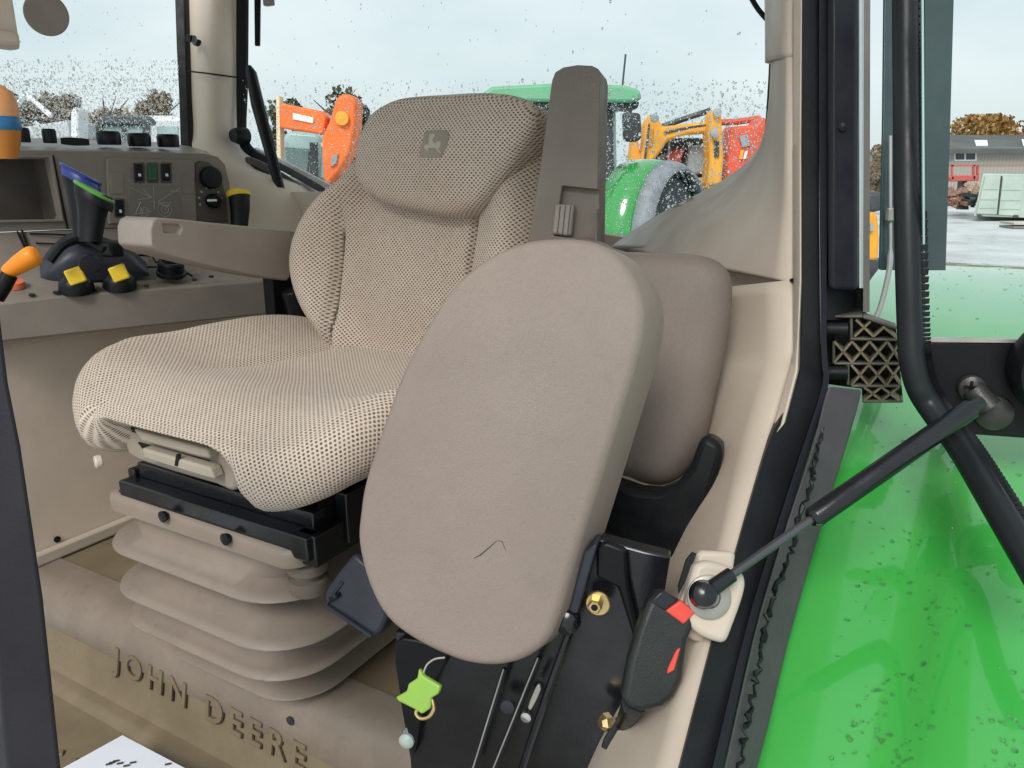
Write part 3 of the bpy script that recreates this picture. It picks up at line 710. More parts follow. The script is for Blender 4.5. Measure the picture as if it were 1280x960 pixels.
# rows: up, left edge, right edge, wing depth
BR = [(-.10, -.095, .262, .02), (-.05, -.115, .27, .03), (.0, -.138, .28, .04), (.043, -.180, .295, .05), (.092, -.207, .31, .055), (.136, -.213, .315, .055), (.181, -.199, .312, .05), (.22, -.165, .30, .045), (.252, -.120, .285, .035), (.29, -.088, .278, .025), (.33, -.07, .25, .02), (.352, -.045, .225, .015)]
NB = 200
rows = []
cl = [spline([V((r_[0], r_[i], 0)) for r_ in BR], 5) for i in (1, 2, 3)]
for k in range(len(cl[0])):
    u, aL, aR, wd = cl[0][k].x, cl[0][k].y, cl[1][k].y, cl[2][k].y
    c, hw = (aL+aR)/2, (aR-aL)/2; row = []
    for j in range(NB+1):
        th = math.pi*(1.0-j/NB)*1.0
        # front from left rim to right rim: superellipse with raised wings and pressed seams
        s_ = -1+2*j/NB
        x = math.copysign(1-(1-abs(s_))**1.6, s_) if abs(s_) > .0 else 0
        x = s_*(1.35-.35*s_*s_) if False else math.sin(s_*math.pi/2)**1 if False else x
        edge = (1-abs(x)**5)**.5 if abs(x) < 1 else 0
        wing = wd*math.exp(-((abs(x)-.72)/.20)**2)
        lum = .012*math.exp(-((u-.10)/.09)**2)*(1-x*x)
        ax = c+hw*x
        sm = 0
        for sa, s0, s1 in ((-.073-.0*u, -.05, .185), (.17+.0*u, -.05, .21)):
            env = 1/(1+math.exp((u-s1)/.02))*1/(1+math.exp((s0-u)/.02))
            sm += .020*math.exp(-((ax-sa)/.006)**2)*env
        w = -.05+.05*edge+wing*edge+lum-sm
        row.append(bk(ax, u, w))
    # closed rear
    row = [bk(c+hw*.9, u, -.10)[:] and bk(c-hw*.9, u, -.10)] + row + [bk(c+hw*.9, u, -.10)]
    rows.append(row)
# rounded top rim
u, aL, aR = cl[0][-1].x, cl[0][-1].y, cl[1][-1].y
for k, (du, sc, dw) in enumerate(((.012, .94, -.02), (.018, .8, -.045), (.018, .6, -.07))):
    last = rows[len(cl[0])-1]; c = (aL+aR)/2
    nr = []
    for p in last:
        r_ = p-BO; a_ = r_.dot(LT); w_ = r_.dot(bn); nr.append(bk(c+(a_-c)*sc, u+du, min(w_, 0)*.6+dw*.7))
    rows.append(nr)
bkr = grid('backrest', rows, FABS, seat, angle=0)
ul = bkr.data.uv_layers[0].data
for lp in bkr.data.loops:
    p = bkr.data.vertices[lp.vertex_index].co-BO
    ul[lp.index].uv = (p.dot(LT), p.dot(bu))
# ---- headrest
HO = BO+bn*.052
hp = [(466, 131), (491, 119), (520, 115), (550, 113), (580, 111), (609, 111), (635, 114), (655, 121), (666, 133), (668, 148), (661, 166), (647, 186), (630, 210), (613, 232), (600, 247), (588, 257), (575, 263), (560, 266), (540, 265), (510, 260), (479, 253), (462, 245), (449, 236), (441, 226), (437, 213), (437, 199), (440, 178), (445, 161), (453, 144)]
hpt = [PL(x, y, HO, bn) for x, y in sp2(hp, 4)]
head = pad('headrest', hpt, bn, .085, .022, .012, FAB, seat, rb=.03, skew=-bu*.05)
# emblem: leaping deer on a shield patch
def epx(q, l): return [PL(510+x*.0630, 150+y*.0630, HO+bn*(.0125+l), bn) for x, y in q]
em = MB().prism(epx(sp2([(330, 245), (400, 215), (790, 215), (770, 480), (740, 560), (660, 700), (600, 745), (250, 740), (235, 660), (240, 560)], 2), 0), -bn*.004).build('emblem', plastic('emblem_patch', srgb(148, 138, 122), .7, .06, .5, 1500), head, bevel=.001)
MB().prism(epx([(415, 300), (470, 270), (530, 275), (540, 330), (500, 350), (480, 400), (520, 460), (620, 420), (650, 430), (640, 530), (600, 570), (660, 650), (640, 670), (545, 560), (430, 555), (400, 560), (410, 615), (380, 610), (330, 560), (310, 500), (400, 490), (420, 400), (400, 370), (430, 350)], .0008), -bn*.002).build('deer_mark', plastic('deer_print', srgb(178, 168, 150), .7, .05, .3, 1500), em, smooth=False)
# ---- cushion
CLc, CFc, HWL, HWF = -.722, -.748, .258, .252
def ctop(l, f_):
    x = (l-CLc)/HWL; y = (f_-CFc)/HWF
    h = -.262 + .05*max(0, (abs(x)-.45)/.55)**1.5*(1-.35*max(0, y)) 
    h += .016*math.exp(-((y-.6)/.3)**2) - .012*max(0, y-.75)/.25
    h -= .012*math.exp(-((x-0)/.3)**2-((y+.2)/.4)**2)
    for sx in (-1, 1):
        h -= .008*math.exp(-((x-sx*(.50+.06*math.sin(y*2)))/.035)**2)/(1+math.exp((y-.25)/.06))
    return h
NA = 140
rings = []; uvr = []
def foot(th):
    e = 2.0/3.6
    return math.copysign(abs(math.cos(th))**e, math.cos(th)), math.copysign(abs(math.sin(th))**e, math.sin(th))
RS = [0, .06, .12, .18, .24, .3, .36, .42, .47, .5, .53, .56, .6, .64, .68, .72, .76, .8, .84, .88, .91, .94]
for s_ in RS:
    rg = []; ug = []
    for k in range(NA):
        x, y = foot(2*math.pi*k/NA); l, f_ = CLc+HWL*x*s_, CFc+HWF*y*s_
        rg.append(T(f_, l, ctop(l, f_))); ug.append((l, f_))
    rings.append(rg); uvr.append(ug)
def skirt(th):
    x, y = foot(th); l = HWL*x
    d = .078
    if y > .6:
        g = 1/(1+math.exp((abs(l+.02)-.122)/.009))
        d = d*(1-g)+.006*g
    return d
for k_, (out, dn_) in enumerate(((.97, .012), (.99, .028), (1.005, .06), (1.02, .12), (1.035, .22), (1.045, .36), (1.045, .52), (1.035, .68), (1.015, .82), (.985, .93), (.94, 1.0), (.86, 1.03), (.7, 1.03))):
    rg = []; ug = []
    for k in range(NA):
        th = 2*math.pi*k/NA; x, y = foot(th)
        l0, f0 = CLc+HWL*x*.94, CFc+HWF*y*.94
        sk = skirt(th)
        bulge = 1 if sk > .05 else .6
        oo = .94+(out-.94)*bulge if out > .94 else (out if sk > .05 else .94-(.94-out)*.4)
        l, f_ = CLc+HWL*x*oo, CFc+HWF*y*oo
        drop = min(dn_*max(sk, .02) if dn_ < .3 else dn_*sk, 10)
        hh = ctop(l0, f0)-.004-drop
        rg.append(T(f_, l, hh))
        nx = V((x/HWL, y/HWF, 0)).normalized(); ds_ = (rg[-1]-rings[-1][k]).length; pu = uvr[-1][k]
        ug.append((pu[0]+nx.x*ds_, pu[1]+nx.y*ds_))
    rings.append(rg); uvr.append(ug)
vs = [p for r_ in rings for p in r_]; uv = [p for r_ in uvr for p in r_]
m_ = len(rings)
fs = [(i*NA+k, i*NA+(k+1) % NA, (i+1)*NA+(k+1) % NA, (i+1)*NA+k) for i in range(m_-1) for k in range(NA)]
o = mk('cushion', vs, fs, FAB, seat, uv=uv, angle=0)
# ---- plastic tray in the arch of the cushion front
def trayp(x, y, dd=0): return PL(x, y, T(-.515+dd, 0, 0), FW)
tr = MB().prism([trayp(x, y, -.02) for x, y in sp2([(147, 538), (154, 522), (176, 513), (200, 516), (262, 538), (290, 548), (295, 612), (270, 606), (172, 576), (158, 562)], 2)], -FW*.03).build('ventilation_tray', GREYB, seat, bevel=.005)
tr.data.materials[0] = plastic('tray_plastic', srgb(150, 140, 124), .45, .06, .15)
rr_ = MB()
rr_.prism([trayp(x, y, -.006) for x, y in ((165, 536), (175, 540), (258, 562), (262, 574), (250, 572), (177, 552))], -FW*.016)
rr_.prism([trayp(x, y, -.004) for x, y in ((176, 560), (186, 563), (262, 585), (268, 600), (255, 597), (180, 574))], -FW*.016)
rr_.build('louvre', plastic('louvre_plastic', srgb(165, 156, 136), .45, .06, .15), tr, bevel=.003)
gp = MB().prism([trayp(x, y, -.0175) for x, y in ((163, 534), (258, 560), (258, 564), (165, 540))], -FW*.003)
gp.prism([trayp(x, y, -.0175) for x, y in ((172, 553), (260, 576), (262, 582), (178, 561))], -FW*.003)
gp.prism([trayp(x, y, -.0025) for x, y in ((220, 568), (223, 569), (221, 583), (218, 582))], -FW*.004)
gp.build('louvre_gap', BLACK, tr)
for pts in (((184, 522), (200, 519), (194, 528), (190, 526)), ((230, 535), (247, 532), (241, 541), (238, 537))):
    MB().prism([trayp(x, y, -.014) for x, y in pts], -FW*.008).build('white_mark', WHITE, tr, smooth=False)
MB().tube([PZ(118, 578, -.325), PZ(128, 576, -.325)], .008, 10).build('height_knob', TAUPE, seat, bevel=.002)
# ---- suspension frame (gloss black) and its beige skirt
def sf(x, y, h): return PZ(x, y, h)
fr = MB()
def bx(l0, l1, f0, f1, h0, h1): fr.box(T((f0+f1)/2, (l0+l1)/2, (h0+h1)/2), (l1-l0)/2, (f1-f0)/2, (h1-h0)/2)
bx(-.92, -.60, -1.0, -.585, -.425, -.375)
bx(-.93, -.59, -.585, -.562, -.425, -.395)
bx(-.90, -.62, -.615, -.595, -.40, -.365)
bx(-.615, -.585, -1.0, -.57, -.435, -.395)
bx(-.60, -.58, -.98, -.62, -.425, -.36)
bx(-.935, -.92, -1.0, -.58, -.43, -.385)
fr.tube([T(-.62, -.86, -.372), T(-.62, -.64, -.372)], .008, 10).tube([T(-.9, -.60, -.35), T(-.6, -.60, -.35)], .008, 10)
fr.build('suspension_frame', BLACKG, seat, bevel=.004)
vb = MB()
for x_ in (-.80,): vb.box(T(-.572, x_, -.418), .02, .002, .006)
vb.build('frame_tab', BLACK, seat, bevel=.002)
# bellows and skirt: rounded rectangles stacked down to the floor
LA, LB, FA = -.935, -.675, -.53
def rring(h, l0, l1, f0, f1, r_, n=10, wave=0):
    pts = []
    for cx, cy, a0_ in ((l1-r_, f1-r_, 0), (l0+r_, f1-r_, 90), (l0+r_, f0+r_, 180), (l1-r_, f0+r_, 270)):
        for k in range(n+1):
            q = R(a0_+90*k/n); pts.append((cx+r_*math.cos(q), cy+r_*math.sin(q)))
    # extra points along the front edge for waves
    return [T(y, x, h) for x, y in pts]
def stack(name, prof, mat, parent=seat, l0=LA, l1=LB, f0=-1.0, f1=-.595):
    rings = [rring(h, l0-o_, l1+o_, f0-o_*.3, f1+o_, r_) for h, o_, r_ in prof]
    n = len(rings[0]); vs = [p for r_ in rings for p in r_]
    fs = [(i*n+k, i*n+(k+1) % n, (i+1)*n+(k+1) % n, (i+1)*n+k) for i in range(len(rings)-1) for k in range(n)]
    return mk(name, vs, fs, mat, parent, angle=70)
stack('skirt_panel', [(-.415, .030, .02), (-.416, .038, .022), (-.425, .04, .022), (-.438, .04, .025), (-.440, .034, .025)], plastic('skirt_plastic', srgb(138, 124, 108), .45, .07, .1), l0=-.92, l1=-.645)
def fold(prof):
    rings = [rring(h, l0, l1, f0, f1, r_) for h, l0, l1, f0, f1, r_ in prof]
    n = len(rings[0]); vs = [p for r_ in rings for p in r_]
    fs = [(i*n+k, i*n+(k+1) % n, (i+1)*n+(k+1) % n, (i+1)*n+k) for i in range(len(rings)-1) for k in range(n)]
    o = mk('bellows', vs, fs, BELL, seat, angle=70)
    return o
def lip(h, hv, l0, l1, f1, r_):
    # slope down to a rounded lip at height h, then tuck under to the valley hv
    return [(h+.013, l0+.030, l1-.030, -1.0, f1-.028, r_*.85), (h+.0055, l0+.012, l1-.012, -1.0, f1-.011, r_), (h+.001, l0, l1, -1.0, f1, r_), (h-.0012, l0-.0005, l1+.0005, -1.0, f1+.0005, r_), (h-.0035, l0+.002, l1-.002, -1.0, f1-.002, r_), (h-.0045, l0+.012, l1-.012, -1.0, f1-.012, r_*.95), (hv, l0+.056, l1-.052, -1.0, f1-.056, r_*.7), (hv-.006, l0+.058, l1-.054, -1.0, f1-.058, r_*.7)]
bel = fold([(-.428, -.955, -.652, -1.0, -.595, .05), (-.455, -.972, -.640, -1.0, -.578, .06)] + lip(-.497, -.504, -1.005, -.622, -.55, .085) + lip(-.553, -.560, -.985, -.612, -.54, .085) + lip(-.612, -.620, -.998, -.632, -.555, .085) + [(-.655, -.968, -.715, -1.0, -.640, .06), (-.672, -.990, -.690, -1.0, -.622, .07), (-.682, -1.010, -.668, -1.0, -.602, .075), (-.6835, -1.010, -.667, -1.0, -.601, .075), (-.687, -1.006, -.672, -1.0, -.605, .075), (-.688, -.985, -.695, -1.0, -.626, .07), (-.7, -.985, -.695, -1.0, -.626, .07)])
for x, y in ((206, 645), (284, 673)):
    MB().lathe(PL(x, y, T(-.553, 0, 0), FW), FW, [(.006, -.002), (.008, .004), (0, .005)], 10).build('skirt_clip', BLACK, seat)
kn = MB().lathe(PZ(386, 728, -.475), UP, [(.022, -.01), (.024, 0), (.024, .008), (.017, .010), (.017, .016), (.024, .018), (.024, .030), (.020, .033), (0, .034)], 22).build('weight_knob', plastic('knob_taupe', srgb(112, 102, 90), .45, .08, .2), seat, angle=30)
MB().box(T(-.66, -.44, -.43), .02, .03, .02).build('adjuster_bracket', TAUPE, seat, bevel=.004)
# black adjusting handle at the seat's near side
ha = P(455, 740, .80); hn = (FW*.7+LT*.3+UP*.35).normalized()
hd = slab('recline_handle', sp2([(444, 689), (425, 712), (404, 742), (408, 758), (440, 778), (466, 797), (478, 790), (486, 770), (480, 735), (462, 705)], 1), ha, hn, .035, BLUEG, seat, bevel=.007, seg=3)
MB().tube([PL(420, 748, ha+hn*.001, hn), PL(418, 744, ha+hn*.001, hn)], .007, 10).build('handle_pin', BLACK, hd)
MB().tube([PL(428, 727, ha+hn*.0, hn), PL(408, 757, ha+hn*.0, hn), PL(464, 795, ha+hn*.0, hn)], .0025, 8).build('handle_edge', BLUEG, hd)
# ---- far armrest, swung down
ao = P(361, 317, 1.28)
ar = slab('armrest', sp2([(188, 286), (191, 276), (198, 272), (225, 274), (280, 280), (364, 288), (363, 346), (359, 351), (332, 347), (268, 334), (210, 319), (196, 314), (189, 307)], 1), ao, LT, .075, GREYB, seat, bevel=.014, seg=4)
cut(ar, MB().prism([PL(x, y, ao+LT*.003, LT) for x, y in sp2([(205, 280), (226, 281), (229, 285), (226, 293), (207, 291)], 1)], -LT*.009))
hg = MB().tube([ao+FW*.0+UP*-.06, ao-FW*.02+UP*-.14], .018, 12).box(ao-LT*.04-FW*.01-UP*.10, .012, .025, .07); hg.build('armrest_hinge', BLACK, seat, bevel=.003)
# ---- near armrest, folded upright
uo = P(715, 190, .95); un = (FW*.94+LT*.2+UP*.12).normalized()
aw = slab('upright_armrest', sp2([(652, 330), (661, 296), (668, 250), (675, 211), (683, 150), (690, 100), (694, 90), (704, 84), (722, 81), (740, 82), (748, 86), (750, 95), (749, 160), (747, 230), (746, 300), (744, 345)], 1), uo, un, .052, plastic('upright_arm_plastic', srgb(122, 111, 99), .5, .07, .3, 1100), seat, bevel=.009, seg=4)
cut(aw, MB().prism([PL(x, y, uo+un*.01, un) for x, y in ((700, 231), (746.5, 236), (741, 300), (690, 294))], -un*.022))
MB().prism([PL(x, y, uo-un*.010, un) for x, y in ((697, 256), (720, 257), (716, 296), (693, 293))], un*.014).build('tilt_wheel', GREYB, aw, bevel=.003)
for k in range(3):
    MB().prism([PL(x, y, uo+un*.004, un) for x, y in ((700+k*6.5, 257), (701+k*6.5, 257), (697+k*6.5, 294), (696+k*6.5, 294))], un*.0008).build('wheel_groove', CONSD, aw)

# ================================================================== INSTRUCTOR SEAT (folded up)
ps = thing('folded_passenger_seat', P(640, 900, .7), 'folded passenger seat with big oval vinyl pad and black steel bracket in front', 'folded seat')
q12 = R(14)
pn = (FW*.90+LT*.40).normalized()*math.cos(q12)+UP*math.sin(q12)
po = P(620, 560, .68)
fp = [(689, 297), (731, 299), (757, 309), (778, 327), (794, 352), (803, 380), (803, 410), (795, 450), (777, 510), (757, 575), (737, 640), (715, 710), (697, 772), (681, 804), (655, 824), (625, 833), (595, 833), (563, 825), (517, 803), (480, 774), (457, 732), (444, 680), (446, 640), (453, 600), (475, 532), (500, 465), (533, 402), (563, 357), (605, 322), (647, 303)]
fpt = [PL(x, y, po, pn) for x, y in sp2(fp, 4)]
cpad = pad('seat_pad', fpt, pn, .062, .009, .006, VINYL, ps, rb=.008, skew=V((.42, 0, -.02)))
# a scuff: thin torn line in the vinyl
MB().tube([PL(x, y, po+pn*.0045, pn) for x, y in ((592, 698), (600, 694), (612, 684), (622, 675), (628, 677), (633, 690))], [.0002, .0007, .0008, .0007, .0008, .0003], 6).build('scratch', plastic('scratch_dark', (.07, .05, .05, 1), .7), cpad)
MB().tube([PL(x, y, po+pn*.0045, pn) for x, y in ((627, 668), (631, 665), (634, 667))], [.0003, .0006, .0003], 6).build('scratch', MATS.get('x') or plastic('scratch_grey', (.16, .13, .12, 1), .7), cpad)
# back pad behind it
bo = P(830, 450, .90); bpn = (FW*.75+LT*.05).normalized()*.98+UP*.15
bp = [(700, 314), (769, 312), (840, 314), (868, 317), (890, 326), (903, 342), (906, 366), (902, 410), (893, 460), (884, 500), (874, 550), (862, 580), (842, 604), (820, 613), (795, 610), (770, 601), (700, 590)]
bpt = [PL(x, y, bo, bpn) for x, y in sp2(bp, 5)]
pad('back_pad', bpt, bpn, .075, .036, .004, plastic('back_pad_vinyl', srgb(138, 124, 114), .5, .05, .7, 1300, dirt=.06, speck=.2), ps, rb=.03)
# plastic shroud and steel bracket
sh = P(850, 620, .86)
slab('side_shroud', [(752, 600), (770, 604), (795, 613), (822, 615), (844, 606), (862, 584), (872, 556), (879, 542), (903, 556), (902, 575), (884, 640), (846, 700), (800, 690), (745, 665)], sh, (CAM-sh).normalized()*.6+FW*.5, .05, BLACK, ps, bevel=.008)
mo = P(690, 850, .735); mn = (FW*.9+LT*.25+UP*.1).normalized()
slab('mounting_plate', [(493, 790), (560, 800), (700, 700), (745, 672), (805, 688), (838, 696), (826, 770), (838, 800), (815, 890), (770, 925), (762, 1000), (515, 1000), (512, 950), (500, 880)], mo+mn*-.01, mn, .02, BLACKG, ps, bevel=.003)
slab('bracket_plate', [(745, 683), (758, 678), (782, 688), (786, 735), (800, 800), (794, 806), (772, 735), (745, 722)], mo+mn*.004, mn, .01, BLACK, ps, bevel=.003)
slab('bracket_column', [(731, 690), (744, 680), (746, 684), (722, 768), (710, 766)], mo+mn*.02, mn, .03, BLUEG, ps, bevel=.004)
for i, (xa, ya, xb, yb) in enumerate(((631, 836, 588, 975), (674, 822, 612, 975))):
    MB().tube([PL(xa, ya, mo+mn*.012, mn), PL(xb, yb, mo+mn*.012, mn)], .0028, 8).build('rail', SATIN, ps)
    MB().tube([PL(xa-1.5, ya, mo+mn*.0148, mn), PL(xb-1.5, yb, mo+mn*.0148, mn)], .0008, 6).build('rail_edge', GREYZ, ps)
MB().tube([PL(712, 790, mo+mn*.014, mn), PL(690, 850, mo+mn*.014, mn), PL(664, 925, mo+mn*.014, mn), PL(648, 975, mo+mn*.014, mn)], .004, 8).build('spring_rod', BLACKG, ps)
MB().lathe(PL(709, 775, mo+mn*.016, mn), mn, [(.011, -.01), (.013, 0), (.011, .008), (.005, .012), (0, .012)], 16).build('rod_end', BLACKG, ps)
slab('release_lever', sp2([(672, 856), (676, 862), (668, 880), (663, 888), (660, 884), (666, 868)], 2), mo+mn*.02, mn, .004, GREYZ, ps, bevel=.001)
MB().lathe(PL(659, 893, mo+mn*.016, mn), mn, [(.006, 0), (.005, .006), (0, .007)], 12).build('rivet', CHROME, ps)
MB().lathe(PL(636, 880, mo+mn*.006, mn), mn, [(.007, 0), (.007, .006), (.003, .007)], 12).build('rivet', BLUEG, ps)
bc = PL(748, 753, mo+mn*.006, mn)
bt = MB().lathe(bc, mn, [(.0115, 0), (.0115, .003), (.0105, .004), (0, .004)], 24).build('bolt', GOLD, ps, angle=30)
MB().lathe(bc+mn*.003-LT*.002, mn, [(.0068, 0), (.0068, .008), (.0055, .0095), (0, .0095)], 6).build('bolt_head', GOLD, bt, smooth=False)
MB().lathe(bc+mn*.0115-LT*.002, mn, [(.0032, 0), (.0032, .0012), (0, .0013)], 14).build('bolt_hole', BLACK, bt)
bc = PL(792, 921, mo+mn*.022, mn)
bt = MB().lathe(bc, mn, [(.011, -.008), (.011, 0), (.009, .003), (0, .003)], 6).build('bolt', GOLD, ps, smooth=False)
MB().lathe(bc+mn*.002, mn, [(.006, 0), (.006, .006), (0, .007)], 16).build('bolt_head', GOLD, bt)
MB().lathe(PL(755, 903, mo+mn*.02, mn), (mn-LT).normalized(), [(.008, -.006), (.008, 0), (.005, .004), (0, .004)], 6).build('bolt', GOLD, ps, smooth=False)
slab('belt_tab', [(770, 898), (782, 905), (768, 930), (762, 940), (751, 935), (754, 925)], mo+mn*.024, mn, .004, BLACKG, ps, bevel=.0015)
MB().lathe(PL(509, 925, mo+mn*.004, mn), mn, [(.008, -.01), (.008, .003), (.005, .006), (0, .007)], 16).build('plastic_plug', plastic('pale_plug', (.35, .42, .40, 1), .35), ps)
slab('lower_shroud', sp2([(493, 805), (520, 800), (560, 816), (545, 850), (525, 900), (518, 945), (510, 920), (498, 860)], 2), mo+mn*.004, mn, .03, BLACK, ps, bevel=.006)
# seat belt buckle
bk_ = thing('seat_belt_buckle', P(825, 810, .69), 'black seat belt buckle with red release button, standing beside the oval pad', 'belt buckle')
uo2 = P(830, 810, .615); bun = (FW*.80+LT*.42+UP*.35).normalized()
hs = slab('housing', sp2([(811, 752), (826, 737), (870, 764), (868, 782), (860, 800), (853, 850), (842, 872), (828, 884), (802, 891), (782, 884), (778, 872), (786, 828), (800, 780)], 1), uo2, bun, .022, plastic('buckle_black', (.016, .020, .020, 1), .35, .2, .3, 800), bk_, bevel=.005, seg=3)
slab('release_button', [(832, 764), (851, 750), (870, 765), (855, 781)], uo2+bun*.003, bun, .006, REDBTN, bk_, bevel=.0015)
slab('buckle_mouth', [(813, 752), (827, 739), (848, 750), (831, 763)], uo2+bun*.0025, bun, .003, BLACKG, bk_, bevel=.001)
slab('red_window', [(846, 812), (851, 810), (843, 838), (834, 843), (835, 836)], uo2+bun*.0015, bun, .004, REDBTN, bk_, bevel=.001)
MB().tube([PL(792, 880, uo2-bun*.012, bun), PL(780, 905, mo+mn*.02, mn)], [.010, .008], 10).build('stalk', BLACK, bk_)
# key tag
kt = thing('key_tag', P(525, 862, .70), 'lime green plastic key tag hanging by a wire from the seat bracket', 'key tag')
ko = P(523, 862, .68); kn_ = (FW*.8+LT*.1+UP*.3).normalized()
slab('tag', sp2([(523, 836), (529, 845), (550, 858), (547, 868), (538, 873), (537, 886), (527, 893), (518, 887), (498, 877), (494, 872), (508, 864), (510, 855), (521, 848)], 1), ko, kn_, .006, LIME, kt, bevel=.0015)
MB().tube(spline([PL(x, y, ko-kn_*.004, kn_) for x, y in ((540, 874), (542, 886), (536, 896), (526, 898), (520, 892), (522, 886))], 4), .0016, 8).build('ring', GOLD, kt)
MB().tube(spline([PL(x, y, ko-kn_*.004, kn_) for x, y in ((528, 846), (533, 832), (543, 824), (556, 822))], 4), .0009, 6).build('wire', GREYZ, kt)

# ================================================================== GAS STRUT, DOOR
gs = thing('gas_strut', P(1000, 650, .7), 'black gas strut running from the beige bracket up to the open door', 'gas strut')
g0, g1 = P(879, 743, .602), P(1230, 499, .685)
def gp_(t_): return g0.lerp(g1, t_)
tj = .365
MB().tube([gp_(.02), gp_(tj)], .0036, 14).build('piston_rod', plastic('dark_rod', (.10, .10, .11, 1), .2, .1, 0, metal=.6), gs)
MB().tube([gp_(tj-.012), gp_(tj-.004), gp_(tj), gp_(.94), gp_(.945)], [.006, .0085, .0092, .0092, .006], 20).build('cylinder', BLACKG, gs)
MB().tube([gp_(.94), gp_(.985)], [.0065, .006], 14).build('end_fitting', BLACKG, gs)
MB().lathe(g0, (CAM-g0).normalized()+LT*.2, [(.0, -.012), (.009, -.01), (.0115, 0), (.009, .008), (.004, .011), (0, .011)], 20).tube([g0, gp_(.09)], [.007, .0062], 14).build('ball_socket', BLACKG, gs)
ds = thing('cab_door', P(1150, 450, .8), 'open cab door at right with curved dark tube frame, glass and black plate', 'door')
dd = .73
tp = spline([P(1131, -40, dd+.01), P(1132, 100, dd+.01), P(1134, 280, dd), P(1138, 420, dd), P(1141, 455, dd), P(1149, 485, dd), P(1166, 513, dd-.005), P(1203, 563, dd-.04), P(1250, 640, dd-.115), P(1310, 741, dd-.17)], 8)
MB().tube(tp, .0116, 20).build('tube_frame', plastic('tube_grey_black', (.014, .017, .019, 1), .4, .15, .08, 500, spec=.25), ds)
off = V((.0115, -.003, .004))
rb = [p+V((.0125, -.002, .003)) for p in spline(tp, 2)]
sl = MB()
for i in range(0, len(rb)-1): sl.tube([rb[i], rb[i].lerp(rb[i+1], .75)], [.0052, .0044], 8)
sl.build('ribbed_seal', RUB, ds)
dO = P(1160, 430, .745); dN = V((-.30, -.95, 0)).normalized()
slab('tinted_band', [(1156, -30), (1193, -30), (1188, 150), (1182, 338), (1156, 338)], dO-dN*.008, dN, .003, FRIT, ds, smooth=False)
slab('glass_edge', [(1152, -30), (1154.5, -30), (1157, 425), (1154, 425)], dO+dN*.002, dN, .005, plastic('pale_glass_edge', (.35, .5, .48, 1), .2), ds, smooth=False)
slab('lower_plate', sp2([(1150, 436), (1156, 428), (1166, 426), (1330, 427), (1330, 552), (1200, 543), (1150, 520)], 1), dO+dN*.004, dN, .012, BLACK, ds, bevel=.003)
slab('plate_edge_strip', [(1157, 423), (1330, 425), (1330, 429), (1157, 427.5)], dO+dN*.006, dN, .008, GREYZ, ds)
pm = PL(1228, 503, dO+dN*.006, dN)
pv = MB().lathe(PL(1242, 516, dO+dN*.005, dN), dN, [(.0175, 0), (.0165, .004), (.010, .008), (0, .009)], 20).lathe(PL(1214, 484, dO+dN*.005, dN), dN, [(.0125, 0), (.012, .006), (.006, .010), (0, .010)], 20).tube([PL(1216, 486, dO+dN*.014, dN), PL(1236, 510, dO+dN*.02, dN)], [.010, .012], 14)
pv.build('strut_mount', plastic('mount_dark', (.05, .048, .045, 1), .35, .2, .2, 400, metal=.3), ds)
MB().box(PL(1214, 484, dO+dN*.0155, dN), .006, .001, .0012, V((.95, -.3, 0)), dN, UP).box(PL(1214, 484, dO+dN*.0155, dN), .0012, .001, .006, V((.95, -.3, 0)), dN, UP).build('mount_cross_slot', BLACK, ds)
MB().lathe(PL(1336, 458, dO+dN*.01, dN), dN, [(.05, 0), (.05, .02), (.045, .028), (0, .03)], 32).build('lock_housing', BLACK, ds)
# lattice hinge bracket
lb = thing('hinge_bracket', P(1080, 450, .84), 'black ribbed hinge bracket with dusty diamond lattice beside the door post', 'hinge bracket')
lo_ = P(1080, 450, .85); lN = V((-.40, -.92, .0)).normalized()
DUST = plastic('dusty_black_rib', (.20, .165, .11, 1), .7, .35, .3, 300, vscale=60)
slab('back_plate', [(1033, 398), (1078, 398), (1120, 410), (1129, 502), (1078, 502), (1077, 486), (1033, 480)], lo_-lN*.022, lN, .004, BLACK, lb)
rbm = MB()
def ribp(x0, y0, x1, y1, w=1.3, hgt=.022):
    dx, dy = x1-x0, y1-y0; L_ = math.hypot(dx, dy); nx, ny = -dy/L_*w, dx/L_*w
    rbm.prism([PL(x0+nx, y0+ny, lo_, lN), PL(x1+nx, y1+ny, lo_, lN), PL(x1-nx, y1-ny, lo_, lN), PL(x0-nx, y0-ny, lo_, lN)], -lN*hgt)
rowsY = [(398, 422), (427, 453), (456, 482), (484, 501)]
for (ya, yb) in rowsY[1:]:
    x0 = 1043 if ya < 450 else (1064 if ya < 470 else 1080)
    step = 22
    x = x0
    while x < 1122:
        ribp(x, ya, min(x+step, 1126), yb); ribp(min(x+step, 1126), ya, x, yb); x += step
for q in ((1070, 400, 1092, 421), (1068, 421, 1088, 402), (1092, 421, 1106, 408), (1106, 410, 1120, 422)): ribp(*q)
rbm.build('lattice', DUST, lb)
fm = MB(); rbm = fm
for q in ((1033, 396, 1078, 396), (1078, 396, 1121, 411), (1062, 424, 1122, 425), (1042, 455, 1124, 455), (1064, 483, 1126, 483), (1078, 502, 1129, 502), (1064, 398, 1064, 424), (1060, 455, 1060, 482), (1042, 427, 1042, 455)): ribp(*q, w=1.9, hgt=.026)
fm.build('outer_frame', plastic('worn_black_rib', (.10, .09, .075, 1), .5, .3, .3, 300, vscale=40), lb, bevel=.0015)
bl = MB()
for y0, y1 in ((403, 420), (458, 474)): MB().tube([PL(1034, (y0+y1)/2, lo_+lN*.004, lN), PL(1060, (y0+y1)/2, lo_+lN*.004, lN)], .0072, 14).build('hinge_barrel', RUB, lb)

